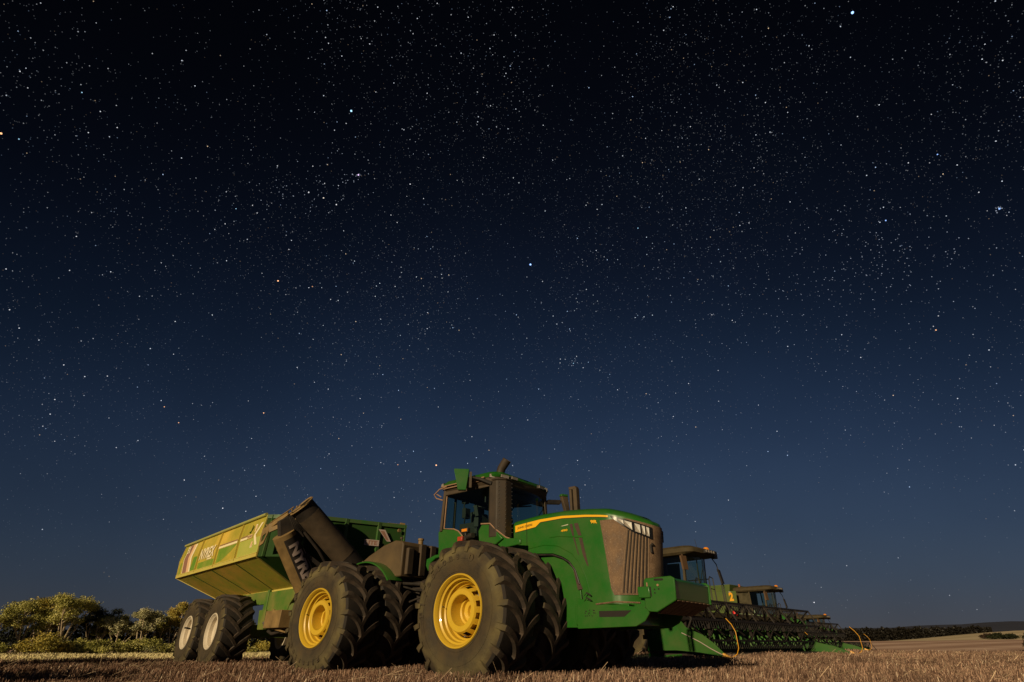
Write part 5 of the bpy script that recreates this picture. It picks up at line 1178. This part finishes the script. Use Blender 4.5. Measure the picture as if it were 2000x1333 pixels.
    # wheels
    ty, _ = tyre_mb(.98, .45, .70, 17, lh=.05); dk = MB(); dk.lathe([(-.3, .44), (-.2, .36), (-.18, .2), (-.22, .12), (-.22, .001)], 32)
    for y in (-1.75, 1.75):
        wh = dk.build('wheel', YELLOW, t); ty.build('tyre', [TREAD, SIDE, LUG], wh, smooth=30); wh.location = (-1.2, y, .95); wh.scale = (1, 1 if y < 0 else -1, 1)
    t2, _ = tyre_mb(.70, .33, .5, 15, lh=.04); d2 = MB(); d2.lathe([(-.2, .32), (-.15, .26), (-.12, .1), (-.12, .001)], 28)
    for y in (-1.4, 1.4):
        wh = d2.build('wheel', YELLOW, t); t2.build('tyre', [TREAD, SIDE, LUG], wh, smooth=30); wh.location = (-5.3, y, .68); wh.scale = (1, 1 if y < 0 else -1, 1)
    mb = MB(); mb.prism([(-.2, 0, 1.7), (.4, 0, 1.5), (1.9, 0, .75), (1.9, 0, .3), (-.3, 0, .9)], (0, -.75, 0), (0, .75, 0)); mb.build('feeder_house', OLIVE, t, bevel=.03)
    # header
    HW = 5.35
    mb = MB(); mb.box((1.15, 0, .95), (.10, 2*HW, .75)); mb.bar((1.15, -HW, 1.36), (1.15, HW, 1.36), .18, .16); mb.bar((1.35, -HW, .25), (1.35, HW, .25), .3, .12); mb.bar((1.1, -HW, .62), (1.1, HW, .62), .12)
    hd = mb.build('header', CBROWN, t); hd.location = (.62, 0, 0)
    mb = MB(); mb.tube([(1.62, -HW+.1, .58), (1.62, HW-.1, .58)], .17, 14); fl = []
    n = 260
    for side in (-1, 1):
        fl = [[(1.62+r_*cos(k*.6*side), side*(.3+(HW-.5)*k/n), .58+r_*sin(k*.6*side)) for r_ in (.16, .31)] for k in range(n+1)]; mb.grid(fl)
    mb.build('auger', mat('header auger green', (.03, .16, .02), .4, 0, DUST, .2), hd)
    mb = MB(); mb.box((2.0, 0, .17), (.9, 2*HW, .05)); mb.build('cutter_bar', DARK, hd)
    mb = MB()
    for k in range(int(2*HW/.0762/2)): mb.box((2.50, -HW+k*.1524, .16), (.16, .025, .03))
    mb.build('knife_guard', DARK, hd)
    # green crop lifters and curved panels seen through the reel
    mb = MB()
    for k in range(14):
        y = -HW+.35+k*.80; mb.prism([(1.25, y, 1.15), (1.42, y, .95), (1.46, y, .62), (1.34, y, .40), (1.24, y, .5)], (0, -.12, 0), (0, .12, 0))
    mb.build('header_strut', mat('bright header green', (.022, .13, .018), .5), hd)
    # reel
    cxr, czr, rr_ = 2.05, 1.10, .64; bats = 6; a00 = R(-2)
    mb = MB(); mb.tube([(cxr, -HW+.15, czr), (cxr, HW-.15, czr)], .10, 10)
    ny = 8; st = (2*HW-.3)/(ny-1)
    for j in range(ny):
        y = -HW+.15+j*st
        for k in range(bats):
            a = a00+2*pi*k/bats; b = a00+2*pi*(k+1)/bats; P0 = (cxr+rr_*cos(a), y, czr+rr_*sin(a)); P1 = (cxr+rr_*cos(b), y, czr+rr_*sin(b)); mb.bar(P0, P1, .045, .045)
            if j < ny-1:   # wide plates run in a vee from the tube out to the bat
                m_ = (cxr, y+st*.5, czr)
                for y2 in (y+.06, y+st-.06): mb.bar(m_, (cxr+rr_*cos(a), y2, czr+rr_*sin(a)), .085, .03)
    re = mb.build('reel', REELM, hd)
    ang = R(-80)
    for k in range(bats):
        mb = MB(); a = a00+2*pi*k/bats; x, z = cxr+rr_*cos(a), czr+rr_*sin(a); mb.bar((x, -HW+.12, z), (x, HW-.12, z), .05, .06)
        for j in range(int((2*HW-.4)/.15)):
            y = -HW+.2+j*.15; mb.bar((x, y, z), (x+.23*cos(ang), y, z+.23*sin(ang)), .022, .014)
        mb.build('reel_bat', TINE, hd, smooth=0)
    mb = MB()
    for y in (-HW+.10, HW-.10):
        mb = MB(); mb.bar((1.15, y, 1.52), (2.15, y, 1.20), .10, .15); mb.box((2.15, y, 1.17), (.10, .14, .30)); mb.build('reel_arm', GREEN, hd)
    mb = MB()
    # end dividers
    for s in (-1, 1):
        y = s*HW; mb = MB()
        sheet = [(1.20, .26), (1.24, .78), (1.55, .80), (1.80, .90), (2.02, 1.10), (2.10, 1.14), (2.14, .28)]
        mb.prism([(x, y, z) for x, z in sheet], (0, -.04, 0), (0, .04, 0))
        top = [(2.10, 1.14), (2.24, 1.12), (2.38, .98), (2.48, .86), (2.62, .80), (3.0, .66), (3.3, .46), (3.60, .20)]
        low = [(2.12, .28), (2.3, .27), (2.5, .255), (2.7, .245), (2.9, .23), (3.1, .20), (3.35, .17), (3.58, .12)]
        mid = [(2.13, 1.10), (2.22, 1.0), (2.33, .82), (2.42, .71), (2.62, .62), (2.95, .47), (3.25, .30), (3.58, .16)]
        rows = []
        for (tx, tz), (mx_, mz), (lx, lz) in zip(top, mid, low):
            k = (3.65-mx_)/1.5; rows.append([(lx, y+s*.04, lz), (mx_, y+s*(.05+.02*k), mz), (tx, y-s*.16*k, tz), (tx, y-s*.22*k, tz-.03), (lx, y-s*.20*k, lz+.02), (lx, y+s*.04, lz)])
        if s > 0: rows = [[(x, y_, z_*.56+.03) for x, y_, z_ in r] for r in rows]; mb.v = [(x, y_, z_*.56) for x, y_, z_ in mb.v]
        mb.grid(rows); dv = mb.build('crop_divider', DIVG, hd, smooth=30)
        hk = 1 if s < 0 else .56
        mb = MB(); mb.tube([(2.42, y+s*.065, .715*hk), (2.62, y+s*.068, .625*hk+.01), (2.95, y+s*.062, .475*hk+.01), (3.25, y+s*.06, .305*hk+.015), (3.58, y+s*.05, .165)], .012, 6); mb.build('divider_highlight', LOGOW, hd)
        mb = MB(); mb.add([(3.55, y+.07, .11), (3.55, y-.07, .11), (3.57, y-.06, .22), (3.57, y+.06, .22), (3.80, y, .11)], [(0, 1, 2, 3), (0, 4, 1), (1, 4, 2), (2, 4, 3), (3, 4, 0)])
        mb.tube([(3.40, y, .10), (3.7, y, .09), (3.8, y, .12), (3.95, y, .20), (4.02, y-s*.0, .34), (4.02, y, .72), (3.92, y-s*.04, .90), (3.78, y-s*.06, 1.05)], .010, 6); mb.build('divider_tip', ORANGEY, hd)
        mb = MB(); mb.prism([(1.16, y-s*.1, .05), (1.55, y-s*.1, .05), (1.60, y-s*.1, .20), (1.16, y-s*.1, .20)], (0, -.05, 0), (0, .05, 0)); mb.tube([(1.6, y, .10), (1.9, y, .14), (2.3, y, .16)], .03, 6); mb.build('skid_shoe', GREEN, hd)
    mb = MB(); mb.tube([(1.2, .9, 1.4), (1.2, .9, 1.55)], .09, 10); mb.tube([(1.25, -3.2, 1.15), (1.25, -3.2, 1.3)], .07, 10); mb.build('red_reflector', REDB, hd)
    return t
combine((6.72, 23.1), '', 'nearest combine harvester with its green crop divider just right of the tractor')
combine((16.7, 39.0), '2', 'middle combine harvester with the yellow number 2 on its tank')
combine((27.5, 53.8), '', 'farthest combine harvester at the right end of the parked row')
